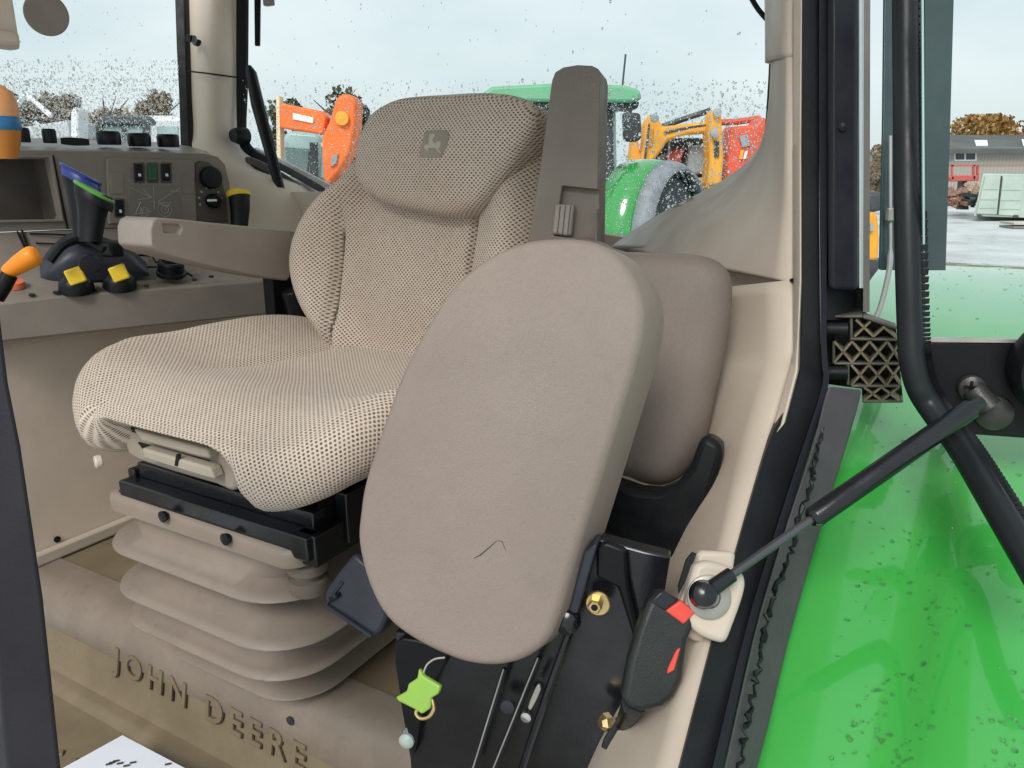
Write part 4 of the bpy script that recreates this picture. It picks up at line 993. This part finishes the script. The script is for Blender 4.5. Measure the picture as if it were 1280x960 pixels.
# ================================================================== FENDER
fe = thing('rear_fender', T(-1.2, .2, -.5), 'glossy green rear fender beaded with rain outside the open door', 'fender')
fprof = [(-3.1, -.62), (-2.75, -.40), (-2.4, -.255), (-2.1, -.205), (-1.8, -.19), (-1.4, -.21), (-1.1, -.255), (-.88, -.305), (-.70, -.372), (-.53, -.455), (-.36, -.57), (-.2, -.75), (-.1, -.95)]
def fz(f_, l):
    for (a, ha_), (b_, hb_) in zip(fprof, fprof[1:]):
        if a <= f_ <= b_:
            t_ = (f_-a)/(b_-a); return ha_+(hb_-ha_)*t_
    return fprof[-1][1] if f_ > 0 else fprof[0][1]
pc = spline([V((a, b_, 0)) for a, b_ in fprof], 10)
ls = [-.14, -.11, -.08, -.05, -.03, -.015, 0, .012, .022, .03, .04, .06, .09, .13, .18, .24, .30, .36, .42, .47, .51, .54, .56, .57, .575]
def fdrop(l, f_):
    d = 0
    w = max(0, min(1, (f_+1.6)/.9))
    d += .014*w/(1+math.exp((l-.02)/.006)) * 1.0          # inner step along the cab side
    d -= .009*w*math.exp(-((l-.10)/.05)**2)
    if l > .42: d += .16*((l-.42)/.155)**2.2
    return d
rows = [[T(p.x, l, p.y-fdrop(l, p.x)) for l in ls] for p in pc]
grid('fender_skin', rows, GREEN, fe, uv=False, angle=0)
# rain beads: nobody could count them
rd = MB()
def bead(c, n, r_):
    n = n.normalized(); a = n.cross(V((.3, .9, .1))).normalized(); b_ = n.cross(a)
    vs = []; m_ = 8
    e = random.uniform(.75, 1.3)
    for k, (rr_, h) in enumerate(((1, 0), (.93, .22), (.7, .42), (.35, .52))):
        for j in range(m_): q = 2*math.pi*j/m_; vs.append(c+(a*math.cos(q)*e+b_*math.sin(q))*(rr_*r_)+n*(h*r_))
    vs.append(c+n*(.55*r_))
    fs = [(k*m_+j, k*m_+(j+1) % m_, (k+1)*m_+(j+1) % m_, (k+1)*m_+j) for k in range(3) for j in range(m_)]+[(3*m_+j, 3*m_+(j+1) % m_, 4*m_) for j in range(m_)]
    rd.add(vs, fs)
def fpt_(f_, l):
    i = min(range(len(pc)-1), key=lambda k: abs(pc[k].x-f_)); a, b_ = pc[i], pc[min(i+1, len(pc)-1)]
    return T(f_, l, a.y+(b_.y-a.y)*((f_-a.x)/(b_.x-a.x) if b_.x != a.x else 0)-fdrop(l, f_))
cl_ = [(random.uniform(-.85, -.5), random.uniform(-.02, .16)) for _ in range(14)]
for i in range(1100):
    if i < 500:
        c_ = random.choice(cl_); f_ = c_[0]+random.gauss(0, .05); l = c_[1]+random.gauss(0, .012)- (f_-c_[0])*.25
    elif i < 750: f_ = random.uniform(-.95, -.4); l = random.uniform(-.06, .22)
    else: f_ = random.uniform(-2.2, -.9); l = random.uniform(-.06, .45)
    if not (-2.4 < f_ < -.35 and -.12 < l < .5): continue
    p = fpt_(f_, l); n = (fpt_(f_+.005, l)-p).cross(fpt_(f_, l+.005)-p); n = n if n.z > 0 else -n
    bead(p, n, random.choice((.0006, .0008, .001, .0012, .0016, .0022))*(1.3 if f_ < -.95 else 1))
m, t, b = base('water'); b.inputs['Transmission Weight'].default_value = 1; b.inputs['IOR'].default_value = 1.33; b.inputs['Roughness'].default_value = .02; b.inputs['Base Color'].default_value = (1, 1, 1, 1)
tag(rd.build('rain_drops', m), 'rain drops beading all over the green fender', 'rain drops', kind='stuff')

# ================================================================== PAPER ON THE FLOOR
pp = thing('paper_sheet', P(155, 960, .9), 'white paper sheet lying in the footwell at the bottom edge', 'paper')
pc_ = [PZ(153, 919, -.80), PZ(246, 968, -.80), PZ(180, 1010, -.80), PZ(64, 968, -.80)]
MB().prism(pc_, -UP*.003).build('sheet', PAPER, pp, smooth=False)
for x, y in ((136, 955), (140, 953), (145, 951), (150, 954), (158, 957), (166, 953), (210, 955)): MB().box(PZ(x, y, -.7985), .004, .0015, .0004, V((1, .3, 0)).normalized(), V((-.3, 1, 0)).normalized(), UP).build('ink_mark', INK_SHADE, pp)

# ================================================================== BACKGROUND YARD
def bg(name, pxs, D, thick, mat, parent=None, bevel=0):
    return slab(name, pxs, V((0, D, 0)), V((0, -1, 0)), thick, mat, parent, bevel=bevel)
OR2 = plastic('excavator_yellow', (.80, .36, .03, 1), .5, .15, 0, vscale=2)
OR3 = plastic('loader_orange', (.85, .17, .03, 1), .5, .15, 0, vscale=2)
RD2 = plastic('machine_red', (.68, .10, .05, 1), .5, .2, 0, vscale=2)
DK2 = plastic('machine_dark', (.05, .055, .06, 1), .5, .4, 0, vscale=3)
GY2 = plastic('machine_grey', (.30, .33, .34, 1), .5, .25, 0, vscale=3)
TEAL = plastic('pale_cab_glass', (.30, .42, .40, 1), .2, .2, 0, vscale=2)
GRN2 = paint('other_green', (.025, .30, .05, 1))
PGRN = plastic('pale_green_roof', (.16, .42, .24, 1), .4, .1, 0, vscale=1)
TYRE = plastic('tyre_rubber', (.045, .05, .055, 1), .7, .2, .3, 40)
DUSTY = plastic('dusty_grey', (.22, .24, .26, 1), .6, .2, 0)
# --- other green tractor
def gnd(x, D): return V(((x-640)/FPX*D*1.0, D, 0))
tr2 = thing('green_tractor', gnd(760, 8.5), 'green tractor with pale cab roof parked behind the rear window', 'tractor')
D = 8.5
rf = bg('cab_roof', sp2([(600, 118), (615, 108), (690, 104), (780, 106), (800, 112), (803, 124), (790, 128), (600, 126)], 1), D, 1.6, PGRN, tr2, .04)
bg('roof_lights', [(612, 127), (800, 127), (797, 136), (612, 135)], D+.1, .3, DK2, tr2, .02)
bg('cab', [(622, 134), (770, 136), (772, 262), (764, 310), (640, 310)], D+.25, 1.2, TEAL, tr2, .03)
for q in ([(756, 134), (766, 134), (768, 262), (758, 262)], [(690, 134), (696, 134), (694, 300), (688, 300)], [(622, 134), (630, 134), (642, 300), (636, 300)]): bg('cab_pillar', q, D+.2, .1, DK2, tr2, .01)
bg('mirror', sp2([(779, 140), (801, 141), (803, 172), (796, 178), (780, 176)], 1), D-.3, .12, DK2, tr2, .03)
bg('mirror_arm', [(764, 132), (790, 137), (790, 141), (764, 137)], D-.2, .05, DK2, tr2)
MB().tube([V(P(778, 108, 8.8)), V(P(782, 68, 8.8))], .012, 6).build('antenna', DK2, tr2)
wc = PL(818, 292, V((0, 8.3, 0)), V((0, 1, 0))); wx = V((.80, -.60, 0))
wh = MB().lathe(wc-wx*.22, wx, [(.30, .0), (.5, .0), (.58, .04), (.60, .12), (.60, .32), (.58, .40), (.5, .44), (.30, .44), (.28, .36), (0, .34)], 36)
for k in range(22):
    q = 2*math.pi*k/22; rd_ = V((0, 0, 1))*math.cos(q)+wx.cross(UP).normalized()*math.sin(q); tg = wx.cross(rd_)
    for s_ in (-1, 1): wh.box(wc+rd_*.605+wx*(.1*s_)+tg*(.05*s_), .11, .035, .03, (wx+tg*.5*s_).normalized(), rd_.cross((wx+tg*.5*s_).normalized()), rd_)
wl = wh.build('wheel', TYRE, tr2); MB().lathe(wc+wx*.16, wx, [(.28, 0), (.30, .04), (.16, .05), (0, .04)], 24).build('rim', DUSTY, wl)
fx_ = wx.cross(UP).normalized()
for nm, r0, r1, w0, w1, mt in (('mudguard', .74, .72, -.30, .12, GRN2), ('mudguard_lip', .735, .655, .12, .30, DUSTY)):
    rows = []
    for k in range(25):
        q = R(-100+k*8); dv = UP*math.cos(q)-fx_*math.sin(q) if fx_.x > 0 else UP*math.cos(q)+fx_*math.sin(q)
        rows.append([wc+dv*r0+wx*w0, wc+dv*((r0+r1)/2+.02)+wx*((w0+w1)/2), wc+dv*r1+wx*w1])
    grid(nm, rows, mt, tr2, uv=False, thick=.03)
bg('bonnet', [(700, 262), (776, 262), (782, 300), (780, 340), (700, 340)], D+.6, .8, GRN2, tr2, .05)
MB().lathe(gnd(720, 9.2)+UP*.85-V((.4, 0, 0)), V((1, 0, 0)), [(.4, 0), (.85, 0), (.9, .1), (.9, .45), (.85, .55), (.4, .55), (0, .5)], 32).build('wheel', TYRE, tr2)
# --- yellow excavator
D = 14
ex = thing('yellow_excavator', gnd(850, 14), 'yellow-orange excavator with folded boom seen past the upright armrest', 'excavator')
bg('boom', sp2([(800, 206), (806, 180), (806, 155), (814, 143), (822, 144), (828, 158), (880, 152), (888, 155), (886, 166), (860, 168), (835, 176), (826, 190), (812, 206)], 1), D, .5, OR2, ex, .05)
bg('dipper_arm', sp2([(890, 140), (896, 135), (902, 140), (904, 170), (905, 200), (902, 232), (884, 232), (888, 200), (886, 165)], 1), D-.3, .5, OR2, ex, .05)
MB().tube([P(828, 158, 13.9), P(860, 147, 13.9), P(888, 138, 13.7)], .05, 8).build('ram', DK2, ex)
bg('engine_body', sp2([(816, 200), (822, 182), (846, 172), (880, 172), (888, 180), (890, 222), (880, 236), (816, 228)], 1), D+.6, 1.6, DK2, ex, .1)
bg('cab', [(862, 182), (886, 180), (888, 216), (872, 218), (858, 216)], D+.4, .6, GY2, ex, .05)
bg('side_cover', [(834, 190), (858, 184), (846, 214), (832, 210)], D+.45, .3, RD2, ex, .04)
bg('counterweight', [(870, 222), (904, 222), (902, 236), (868, 236)], D+.2, .8, OR2, ex, .05)
bg('step_box', [(846, 214), (858, 214), (858, 226), (848, 226)], D+.3, .4, OR2, ex, .03)
bg('track', sp2([(816, 232), (830, 228), (880, 232), (905, 234), (910, 250), (900, 262), (830, 262), (816, 250)], 1), D+.3, 1.2, plastic('muddy_track', (.16, .13, .11, 1), .7, .4, 0, vscale=6), ex, .1)
bg('side_arm', sp2([(788, 200), (792, 172), (797, 170), (800, 190), (806, 206), (800, 212), (788, 214)], 1), D+.2, .5, OR2, ex, .04)
for q in (((812, 150), (809, 175), (806, 200)), ((830, 166), (858, 160), (886, 156)), ((893, 150), (894, 190), (892, 228))):
    MB().tube(spline([P(x, y, 13.3) for x, y in q], 4), .022, 6).build('hydraulic_hose', DK2, ex)
for x, y in ((818, 148), (896, 141), (892, 166)): MB().lathe(PL(x, y, V((0, 13.65, 0)), V((0, 1, 0))), V((0, -1, 0)), [(.07, 0), (.07, .06), (0, .07)], 12).build('pivot_pin', GY2, ex)
bg('decal', [(893, 176), (899, 176), (899, 196), (893, 196)], 13.66, .03, DK2, ex); bg('decal', [(812, 162), (817, 160), (815, 182), (810, 184)], 13.96, .03, plastic('grimy_yellow', (.5, .24, .04, 1), .6), ex)
bg('handrail', [(836, 178), (838, 178), (836, 210), (834, 210)], 14.3, .05, GY2, ex); bg('grille', [(822, 196), (832, 192), (830, 210), (820, 212)], 14.4, .05, GY2, ex)
for q in ((838, 222, 7), (862, 224, 6), (880, 226, 5)): MB().lathe(PL(q[0], q[1], V((0, 14.2, 0)), V((0, 1, 0))), V((0, -1, 0)), [(q[2]/961*14, 0), (q[2]/961*14, .1), (q[2]/961*8, .12), (0, .1)], 16).build('track_roller', GY2, ex)
# --- red machine
rx = thing('red_excavator', gnd(935, 15), 'red-orange machine with slanted boom at the right end of the rear window', 'excavator')
bg('boom', sp2([(905, 232), (913, 160), (916, 158), (945, 156), (950, 148), (958, 146), (960, 160), (952, 190), (936, 216), (922, 232)], 1), 15, .6, RD2, rx, .05)
bg('side_plate', [(924, 170), (934, 168), (938, 182), (928, 184)], 14.95, .1, GY2, rx)
bg('warning_plate', [(931, 190), (935, 188), (933, 198), (929, 199)], 14.95, .1, WHITE, rx); bg('warning_plate', [(926, 188), (930, 187), (928, 199), (924, 199)], 14.95, .1, OR2, rx)
MB().tube([P(900, 153, 15), P(922, 152, 15), P(950, 148, 15)], .06, 8).build('ram', RD2, rx)
bg('chassis', [(900, 170), (968, 170), (970, 260), (900, 260)], 15.9, 1.4, DK2, rx, .1)
bg('panel', [(944, 192), (968, 186), (966, 214), (930, 226)], 15.6, .2, plastic('pale_panel', (.5, .5, .45, 1), .5), rx)
# --- orange loader on the left
ol = thing('orange_loader', gnd(400, 11), 'bright orange loader arm rising behind the left edge of the headrest', 'loader')
bg('arm', sp2([(349, 132), (352, 129), (400, 138), (408, 146), (404, 168), (350, 160)], 1), 11, .5, OR3, ol, .04)
bg('mast', sp2([(404, 226), (402, 172), (412, 150), (420, 122), (428, 117), (440, 118), (446, 128), (444, 160), (438, 190), (424, 216), (410, 232)], 1), 10.8, .5, OR3, ol, .05)
MB().tube(spline([P(402, 180, 10.6), P(412, 188, 10.6), P(420, 192, 10.6), P(416, 206, 10.6)], 4), .03, 8).build('hose', plastic('pale_hose', (.75, .5, .38, 1), .5), ol)
MB().lathe(PL(428, 148, V((0, 10.78, 0)), V((0, 1, 0))), V((0, -1, 0)), [(.09, 0), (.09, .05), (0, .06)], 16).build('pivot_pin', OR2, ol)
MB().tube([P(398, 166, 10.7), P(410, 154, 10.7), P(420, 146, 10.6)], .05, 8).build('ram', GY2, ol)
bg('upright', [(345, 120), (349, 120), (351, 200), (346, 200)], 11.1, .2, plastic('pale_yellow', (.7, .6, .4, 1), .5), ol)
bg('frame', [(345, 220), (440, 226), (440, 300), (345, 300)], 11.3, 1.2, DK2, ol, .1)
for q in (((360, 134), (385, 140), (404, 150)), ((410, 170), (420, 150), (434, 124))):
    MB().tube(spline([P(x, y, 10.7) for x, y in q], 4), .016, 6).build('hydraulic_hose', DK2, ol)
bg('decal', [(366, 141), (392, 147), (391, 154), (366, 149)], 10.98, .03, WHITE, ol); bg('bolt_plate', [(414, 196), (422, 192), (420, 204), (413, 208)], 10.76, .06, GY2, ol)
pc2 = thing('pale_cab', gnd(370, 12.5), 'pale teal machine cab below the orange arm behind the strut', 'machine cab')
bg('cab_body', sp2([(352, 172), (362, 163), (396, 166), (402, 176), (400, 236), (352, 230)], 1), 12.5, 1.4, TEAL, pc2, .06)
bg('cab_window', [(356, 184), (386, 186), (384, 218), (358, 214)], 12.46, .02, plastic('dark_glass', (.12, .18, .17, 1), .15), pc2)
bg('cab_pillar', [(387, 178), (396, 178), (396, 225), (387, 222)], 12.45, .1, DK2, pc2)
bg('base', [(350, 228), (404, 232), (404, 310), (350, 310)], 12.5, 1.4, DK2, pc2, .05)
# --- trees
BARK = plastic('bark', (.07, .055, .04, 1), .9, .3, 0)
LF = [leafmat('autumn_leaves', (.32, .17, .045, 1), (.40, .26, .09, 1)), leafmat('olive_leaves', (.12, .14, .05, 1), (.20, .19, .08, 1)), leafmat('dark_leaves', (.06, .075, .04, 1), (.12, .12, .07, 1)), leafmat('brown_haze_leaves', (.24, .18, .12, 1), (.32, .26, .18, 1))]
def tree(x, D, ytop, wpx, mat, label, group='trees beyond the yard', nl=1500, ls_=.28):
    nl = int(nl*3.4); ls_ *= .62
    top = P(x, ytop, D/ (cp-sp*((ytop-480)/FPX))).z; D_ = D
    bs = V(((x-640)/FPX*D/1.0, D, 0)); d_ax = D*cp
    bs.x = (x-640)/FPX*(D/(cp-sp*((215-480)/FPX))); H = top; W = wpx/FPX*D/1.04/2
    t_ = thing('tree', bs, label, 'tree', group)
    tb = MB().tube([bs, bs+V((.1, 0, H*.3)), bs+V((-.1, .1, H*.6)), bs+V((.05, 0, H*.85))], [.22+H*.012, .2, .13, .04], 8)
    for k in range(7):
        q = random.uniform(0, 6.28); h0 = H*random.uniform(.3, .65)
        tb.tube([bs+UP*h0, bs+V((math.cos(q)*W*.4, math.sin(q)*W*.4, h0+H*.12)), bs+V((math.cos(q)*W*.75, math.sin(q)*W*.75, h0+H*.22))], [.09, .06, .02], 6)
    tb.build('trunk', BARK, t_)
    cr = MB(); blobs = []
    for k in range(16):
        q = random.uniform(0, 6.28); r_ = W*random.uniform(.0, .75)
        blobs.append((bs+V((math.cos(q)*r_, math.sin(q)*r_, H*random.uniform(.25, .84))), W*random.uniform(.25, .45)))
    for i in range(nl):
        c, r_ = random.choice(blobs); d_ = V((random.gauss(0, 1), random.gauss(0, 1), random.gauss(0, .8))).normalized()*r_*random.random()**.4
        p = c+d_
        if p.z > H: p.z = H-random.random()*.5
        a = V((random.gauss(0, 1), random.gauss(0, 1), random.gauss(0, 1))).normalized()*ls_*random.uniform(.6, 1.3); b_ = a.cross(V((random.random(), random.random(), random.random()))).normalized()*ls_*.7
        cr.add([p-a, p+b_, p+a, p-b_], [(0, 1, 2, 3)])
    cr.build('crown', mat, t_, smooth=False)
tree(1238, 75, 145, 150, LF[0], 'autumn-brown tree behind the long shed at right', nl=2200, ls_=.35)
tree(1198, 70, 151, 66, LF[1], 'olive tree at the left end of the shed roof', nl=1200, ls_=.35)
tree(1099, 60, 172, 40, LF[3], 'brownish tree seen in the gap beside the door tube', nl=1200, ls_=.3)
tree(440, 40, 88, 110, LF[2], 'dark tree top between the orange arm and the headrest', nl=1600, ls_=.25)
tree(376, 44, 106, 84, LF[2], 'low dark tree above the orange loader arm', nl=1100, ls_=.25)
for i, (x, D, yt, w, mt, lb_) in enumerate(((20, 60, 92, 80, 3, 'pale brown tree at the far left of the side window'), (80, 62, 104, 100, 3, 'brown tree left of centre in the side window'), (140, 58, 100, 100, 3, 'brown tree in the middle of the side window'), (200, 64, 98, 110, 3, 'brown tree beside the far window post'))):
    tree(x, D, yt, w, LF[mt], lb_, nl=1500, ls_=.33)
# --- vehicles beyond the side window
vn = thing('white_van', gnd(190, 16), 'white van parked at the right end of the side window', 'van')
bg('body', sp2([(165, 156), (176, 144), (226, 144), (240, 150), (240, 215), (165, 215)], 1), 16, 2, plastic('van_white', (.62, .64, .66, 1), .35), vn, .1)
bg('van_window', [(196, 158), (222, 158), (222, 172), (196, 172)], 15.97, .03, TEAL, vn)
wt = thing('dark_tractor', gnd(150, 13), 'dark grey tractor cab beyond the caps on the window ledge', 'tractor')
bg('roof', sp2([(118, 150), (124, 143), (178, 143), (186, 150), (186, 156), (118, 156)], 1), 13, .3, DK2, wt, .04)
bg('cab', [(122, 156), (182, 156), (182, 220), (122, 220)], 13.1, .25, TEAL, wt, .04); bg('chassis', [(116, 220), (188, 220), (188, 384), (116, 384)], 13.1, .4, DK2, wt, .05)
for q in ([(120, 156), (127, 156), (127, 220), (120, 220)], [(152, 156), (156, 156), (156, 220), (152, 220)], [(178, 156), (184, 156), (184, 220), (178, 220)]): bg('pillar', q, 13.05, .1, DK2, wt)
wm = thing('white_machine', gnd(95, 12), 'white slender machine post standing beyond the ledge clip', 'machine')
bg('post', sp2([(88, 140), (92, 133), (98, 136), (98, 170), (94, 215), (84, 215), (88, 165)], 1), 12, .3, WHITE, wm, .03)
MB().tube([P(22, 130, 11.8), P(34, 118, 11.8), P(64, 145, 11.8)], .04, 6).build('boom', WHITE, wm)
bg('deck', [(20, 160), (84, 150), (88, 172), (30, 176)], 12.1, .8, plastic('deck_grey', (.5, .52, .54, 1), .5), wm, .03)
bg('lower_body', [(165, 215), (240, 215), (240, 352), (165, 352)], 16.02, 1.9, plastic('van_lower', (.5, .52, .54, 1), .4), vn, .05)
bg('base', [(60, 176), (100, 176), (100, 398), (60, 398)], 12.2, .8, GY2, wm, .05)
for nm, q, D_, pr in (('undercarriage', (812, 908, 262, 372), 14.35, ex), ('undercarriage', (900, 975, 260, 361), 15.9, rx), ('undercarriage', (342, 442, 300, 414), 11.3, ol), ('undercarriage', (350, 404, 310, 391), 12.55, pc2), ('undercarriage', (640, 780, 300, 474), 8.9, tr2)):
    bg(nm, [(q[0], q[2]), (q[1], q[2]), (q[1], q[3]), (q[0], q[3])], D_, 1.1, DK2, pr, .06)
# --- shed, container, lift, scrap at right
m, t, b = base('shed_cladding')
wv = t.new('ShaderNodeTexWave'); wv.inputs['Scale'].default_value = 1.1; wv.inputs['Distortion'].default_value = .4; t.lk(t.obj(), wv.inputs['Vector'])
t.lk(t.mix(t.math('MULTIPLY', wv.outputs[0], .5), (.30, .29, .26, 1), (.42, .40, .36, 1)), b.inputs['Base Color']); b.inputs['Roughness'].default_value = .8
sd = thing('shed', gnd(1240, 62), 'long pale shed with dark roof and one white double window', 'shed')
bg('wall', [(1120, 185), (1420, 183), (1420, 250), (1120, 252)], 62, 9, m, sd)
ra = [PL(x, y, V((0, 61.3, 0)), V((0, 1, 0))) for x, y in ((1115, 187), (1425, 186))]
rt = [PL(x, y, V((0, 68, 0)), V((0, 1, 0))) for x, y in ((1115, 169), (1425, 168))]
mk('roof', ra+rt[::-1]+[p-UP*.3 for p in ra+rt[::-1]], [(0, 1, 2, 3), (4, 5, 6, 7), (0, 1, 5, 4), (1, 2, 6, 5), (2, 3, 7, 6), (3, 0, 4, 7)], plastic('shed_roof', (.10, .105, .10, 1), .8, .2, 0, vscale=.3), sd, smooth=False)
for q in ((1218, 175, 1234, 181), (1277, 174, 1290, 181)):
    pts = []
    for x, y in ((q[0], q[1]), (q[2], q[1]), (q[2]+1, q[3]), (q[0]+2, q[3])):
        rn = (ra[1]-ra[0]).cross(rt[0]-ra[0]); pts.append(PL(x, y, ra[0]+UP*.12, rn))
    mk('rooflight', pts+[p-UP*.1 for p in pts], [(0, 1, 2, 3), (0, 1, 5, 4), (1, 2, 6, 5), (2, 3, 7, 6), (3, 0, 4, 7)], WHITE, sd, smooth=False)
wn = bg('window', [(1193, 189), (1221, 189), (1221, 201), (1193, 201)], 61.95, .1, WHITE, sd)
for q in ((1195, 191, 1205.5, 199.5), (1208, 191, 1219, 199.5)): bg('pane', [(q[0], q[1]), (q[2], q[1]), (q[2], q[3]), (q[0], q[3])], 61.9, .06, plastic('pane_dark', (.05, .06, .07, 1), .2), wn)
bg('wall_band', [(1120, 206), (1420, 205), (1420, 207), (1120, 208)], 61.97, .05, plastic('rusty_band', (.36, .22, .17, 1), .8), sd)
ct_ = thing('shipping_container', gnd(1250, 38), 'pale grey-green shipping container with double doors standing in the yard', 'container')
CM = plastic('container_paint', (.44, .52, .46, 1), .6, .1, 0, vscale=1)
slab('body', [(1229, 217), (1330, 219), (1326, 274), (1217, 270)], V((0, 38, 0)), V((0, -1, 0)), 5, CM, ct_, bevel=.03, away=V((3.2, 5, 0)))
for q in ([(1232, 220), (1251, 220.5), (1246, 268), (1221, 267)], [(1254, 220.5), (1279, 221), (1275, 270), (1248.5, 268.5)]):
    dr = bg('door', q, 37.92, .05, CM, ct_, .01)
    for k in (.35, .62, .85):
        a, b_, c, d_ = q; y = a[1]+(d_[1]-a[1])*k; xl = a[0]+(d_[0]-a[0])*k; xr = b_[0]+(c[0]-b_[0])*k
        bg('door_rib', [(xl+1, y), (xr-1, y), (xr-1, y+.8), (xl+1, y+.8)], 37.9, .04, plastic('rib_paint_shaded', (.33, .40, .36, 1), .6), dr)  # ribs in darkened container paint, their shade put into the colour
bg('door_gap', [(1251.5, 220), (1253, 220), (1247.5, 268.5), (1246.5, 268.5)], 37.91, .06, DK2, ct_)
for x in (1223, 1268): bg('corner_foot', [(x, 268.5), (x+5, 269), (x+5, 272), (x, 271.5)], 37.88, .1, DK2, ct_)
pl = thing('wooden_pallet', gnd(1280, 34), 'pale pallet lying on the concrete at the right edge', 'pallet')
bg('deck', [(1267, 278), (1330, 278), (1330, 281), (1268, 281)], 33, 1, plastic('pallet_wood', (.5, .5, .42, 1), .8), pl); bg('bearer', [(1267, 283), (1330, 283), (1330, 286), (1267, 285.5)], 32.9, 1, plastic('pallet_wood_shaded', (.2, .2, .17, 1), .8), pl)  # bearer takes a darkened copy of the deck wood, shade painted in
rl = thing('red_lift', gnd(1206, 45), 'red lift basket standing before the shed', 'lift')
bkt = MB()
for q in ([(1190, 206), (1223, 206), (1223, 208), (1190, 208)], [(1190, 206), (1192, 206), (1192, 224), (1190, 224)], [(1217, 206), (1219, 206), (1219, 224), (1217, 224)], [(1222, 206), (1224, 206), (1224, 224), (1222, 224)]):
    bkt.prism([PL(x, y, V((0, 45, 0)), V((0, 1, 0))) for x, y in q], V((0, .15, 0)))
RDL = plastic('lift_red', (.55, .13, .11, 1), .5, .15, 0)
bkt.build('cage', RDL, rl); bg('floor_tray', sp2([(1188, 222), (1192, 219), (1222, 219), (1224, 226), (1190, 227)], 1), 45, .8, RDL, rl, .04)
bg('mast', [(1203, 226), (1209, 226), (1211, 262), (1201, 262)], 45.3, .5, DK2, rl)
for i, (x, y, r_, mt, lb_) in enumerate(((1192, 246, 9, plastic('rust_pile', (.30, .17, .13, 1), .8, .4, 0, vscale=4), 'rust-brown scrap heap beside the tinted band'), (1208, 247, 10, DK2, 'dark scrap machine heap left of the container'), (1218, 240, 7, plastic('tan_scrap', (.38, .29, .2, 1), .8, .4, 0), 'tan scrap frame leaning by the container'))):
    th_ = thing('scrap_heap', gnd(x, 40+i), lb_, 'scrap', 'scrap by the container'); mbx = MB()
    for k in range(26):
        c = P(x+random.uniform(-r_, r_), y+random.uniform(-r_*.7, r_*.9), 41+i+random.uniform(-.4, .4)); a = V((random.gauss(0, 1), random.gauss(0, 1), random.gauss(0, 1))).normalized(); b_ = a.cross(UP).normalized()
        mbx.box(c, random.uniform(.08, .5), random.uniform(.04, .16), random.uniform(.04, .16), a, b_, a.cross(b_))
    mbx.build('pile', mt, th_)
om = thing('orange_machine', gnd(1096, 10), 'orange machine corner glimpsed in the gap beside the door post', 'machine')
bg('body', sp2([(1086, 268), (1092, 264), (1098, 270), (1100, 300), (1098, 325), (1080, 325), (1082, 290)], 1), 9.5, .8, OR2, om, .04)
bg('lamp', sp2([(1088, 280), (1092, 279), (1092, 288), (1088, 289)], 1), 9.45, .05, GY2, om); bg('frame', [(1084, 240), (1108, 240), (1108, 262), (1084, 268)], 9.9, .8, DK2, om, .05)
bg('base', [(1082, 325), (1110, 325), (1110, 470), (1082, 470)], 10.1, .8, DK2, om)

# ================================================================== LIGHT, CAMERA
W = bpy.data.worlds.new('World'); S.world = W; W.use_nodes = True
nt = W.node_tree; bgN = nt.nodes['Background']
EL, AZ = R(42), R(200)
sky = nt.nodes.new('ShaderNodeTexSky'); sky.sky_type = 'NISHITA'; sky.sun_disc = False; sky.sun_elevation = EL; sky.sun_rotation = AZ
sky.air_density = 1.2; sky.dust_density = 3; sky.altitude = 50
mx = nt.nodes.new('ShaderNodeMix'); mx.data_type = 'RGBA'; mx.inputs[0].default_value = .82
nt.links.new(sky.outputs[0], mx.inputs[6])
tc = nt.nodes.new('ShaderNodeTexCoord'); nz = nt.nodes.new('ShaderNodeTexNoise'); nz.inputs['Scale'].default_value = 2.2; nz.inputs['Detail'].default_value = 5
mp = nt.nodes.new('ShaderNodeMapping'); mp.inputs['Scale'].default_value = (1, 1, 2.5)
nt.links.new(tc.outputs['Generated'], mp.inputs[0]); nt.links.new(mp.outputs[0], nz.inputs['Vector'])
cr_ = nt.nodes.new('ShaderNodeMix'); cr_.data_type = 'RGBA'
mr = nt.nodes.new('ShaderNodeMapRange'); mr.inputs[1].default_value = .35; mr.inputs[2].default_value = .65; nt.links.new(nz.outputs[0], mr.inputs[0]); nt.links.new(mr.outputs[0], cr_.inputs[0])
cr_.inputs[6].default_value = (6.8, 8.3, 8.6, 1); cr_.inputs[7].default_value = (9.2, 10.2, 10.3, 1)
nt.links.new(cr_.outputs[2], mx.inputs[7]); nt.links.new(mx.outputs[2], bgN.inputs[0]); bgN.inputs[1].default_value = .102
sn_ = bpy.data.lights.new('sun', 'SUN'); sn_.energy = 2.5; sn_.angle = R(25); sn_.color = (1, .97, .92)
so_ = bpy.data.objects.new('sun', sn_); COL.objects.link(so_)
sdv = V((math.sin(AZ)*math.cos(EL), math.cos(AZ)*math.cos(EL), math.sin(EL)))
so_.rotation_euler = sdv.to_track_quat('Z', 'Y').to_euler(); so_.location = (0, 0, 20)
cd = bpy.data.cameras.new('camera'); co = bpy.data.objects.new('camera', cd); COL.objects.link(co)
cd.sensor_width = 36; cd.lens = 36*FPX/1280; cd.clip_start = .02; cd.clip_end = 2000
co.location = CAM; co.rotation_euler = (R(90)-PITCH, 0, 0)
S.camera = co
S.view_settings.view_transform = 'Standard'; S.view_settings.look = 'None'; S.view_settings.exposure = 0
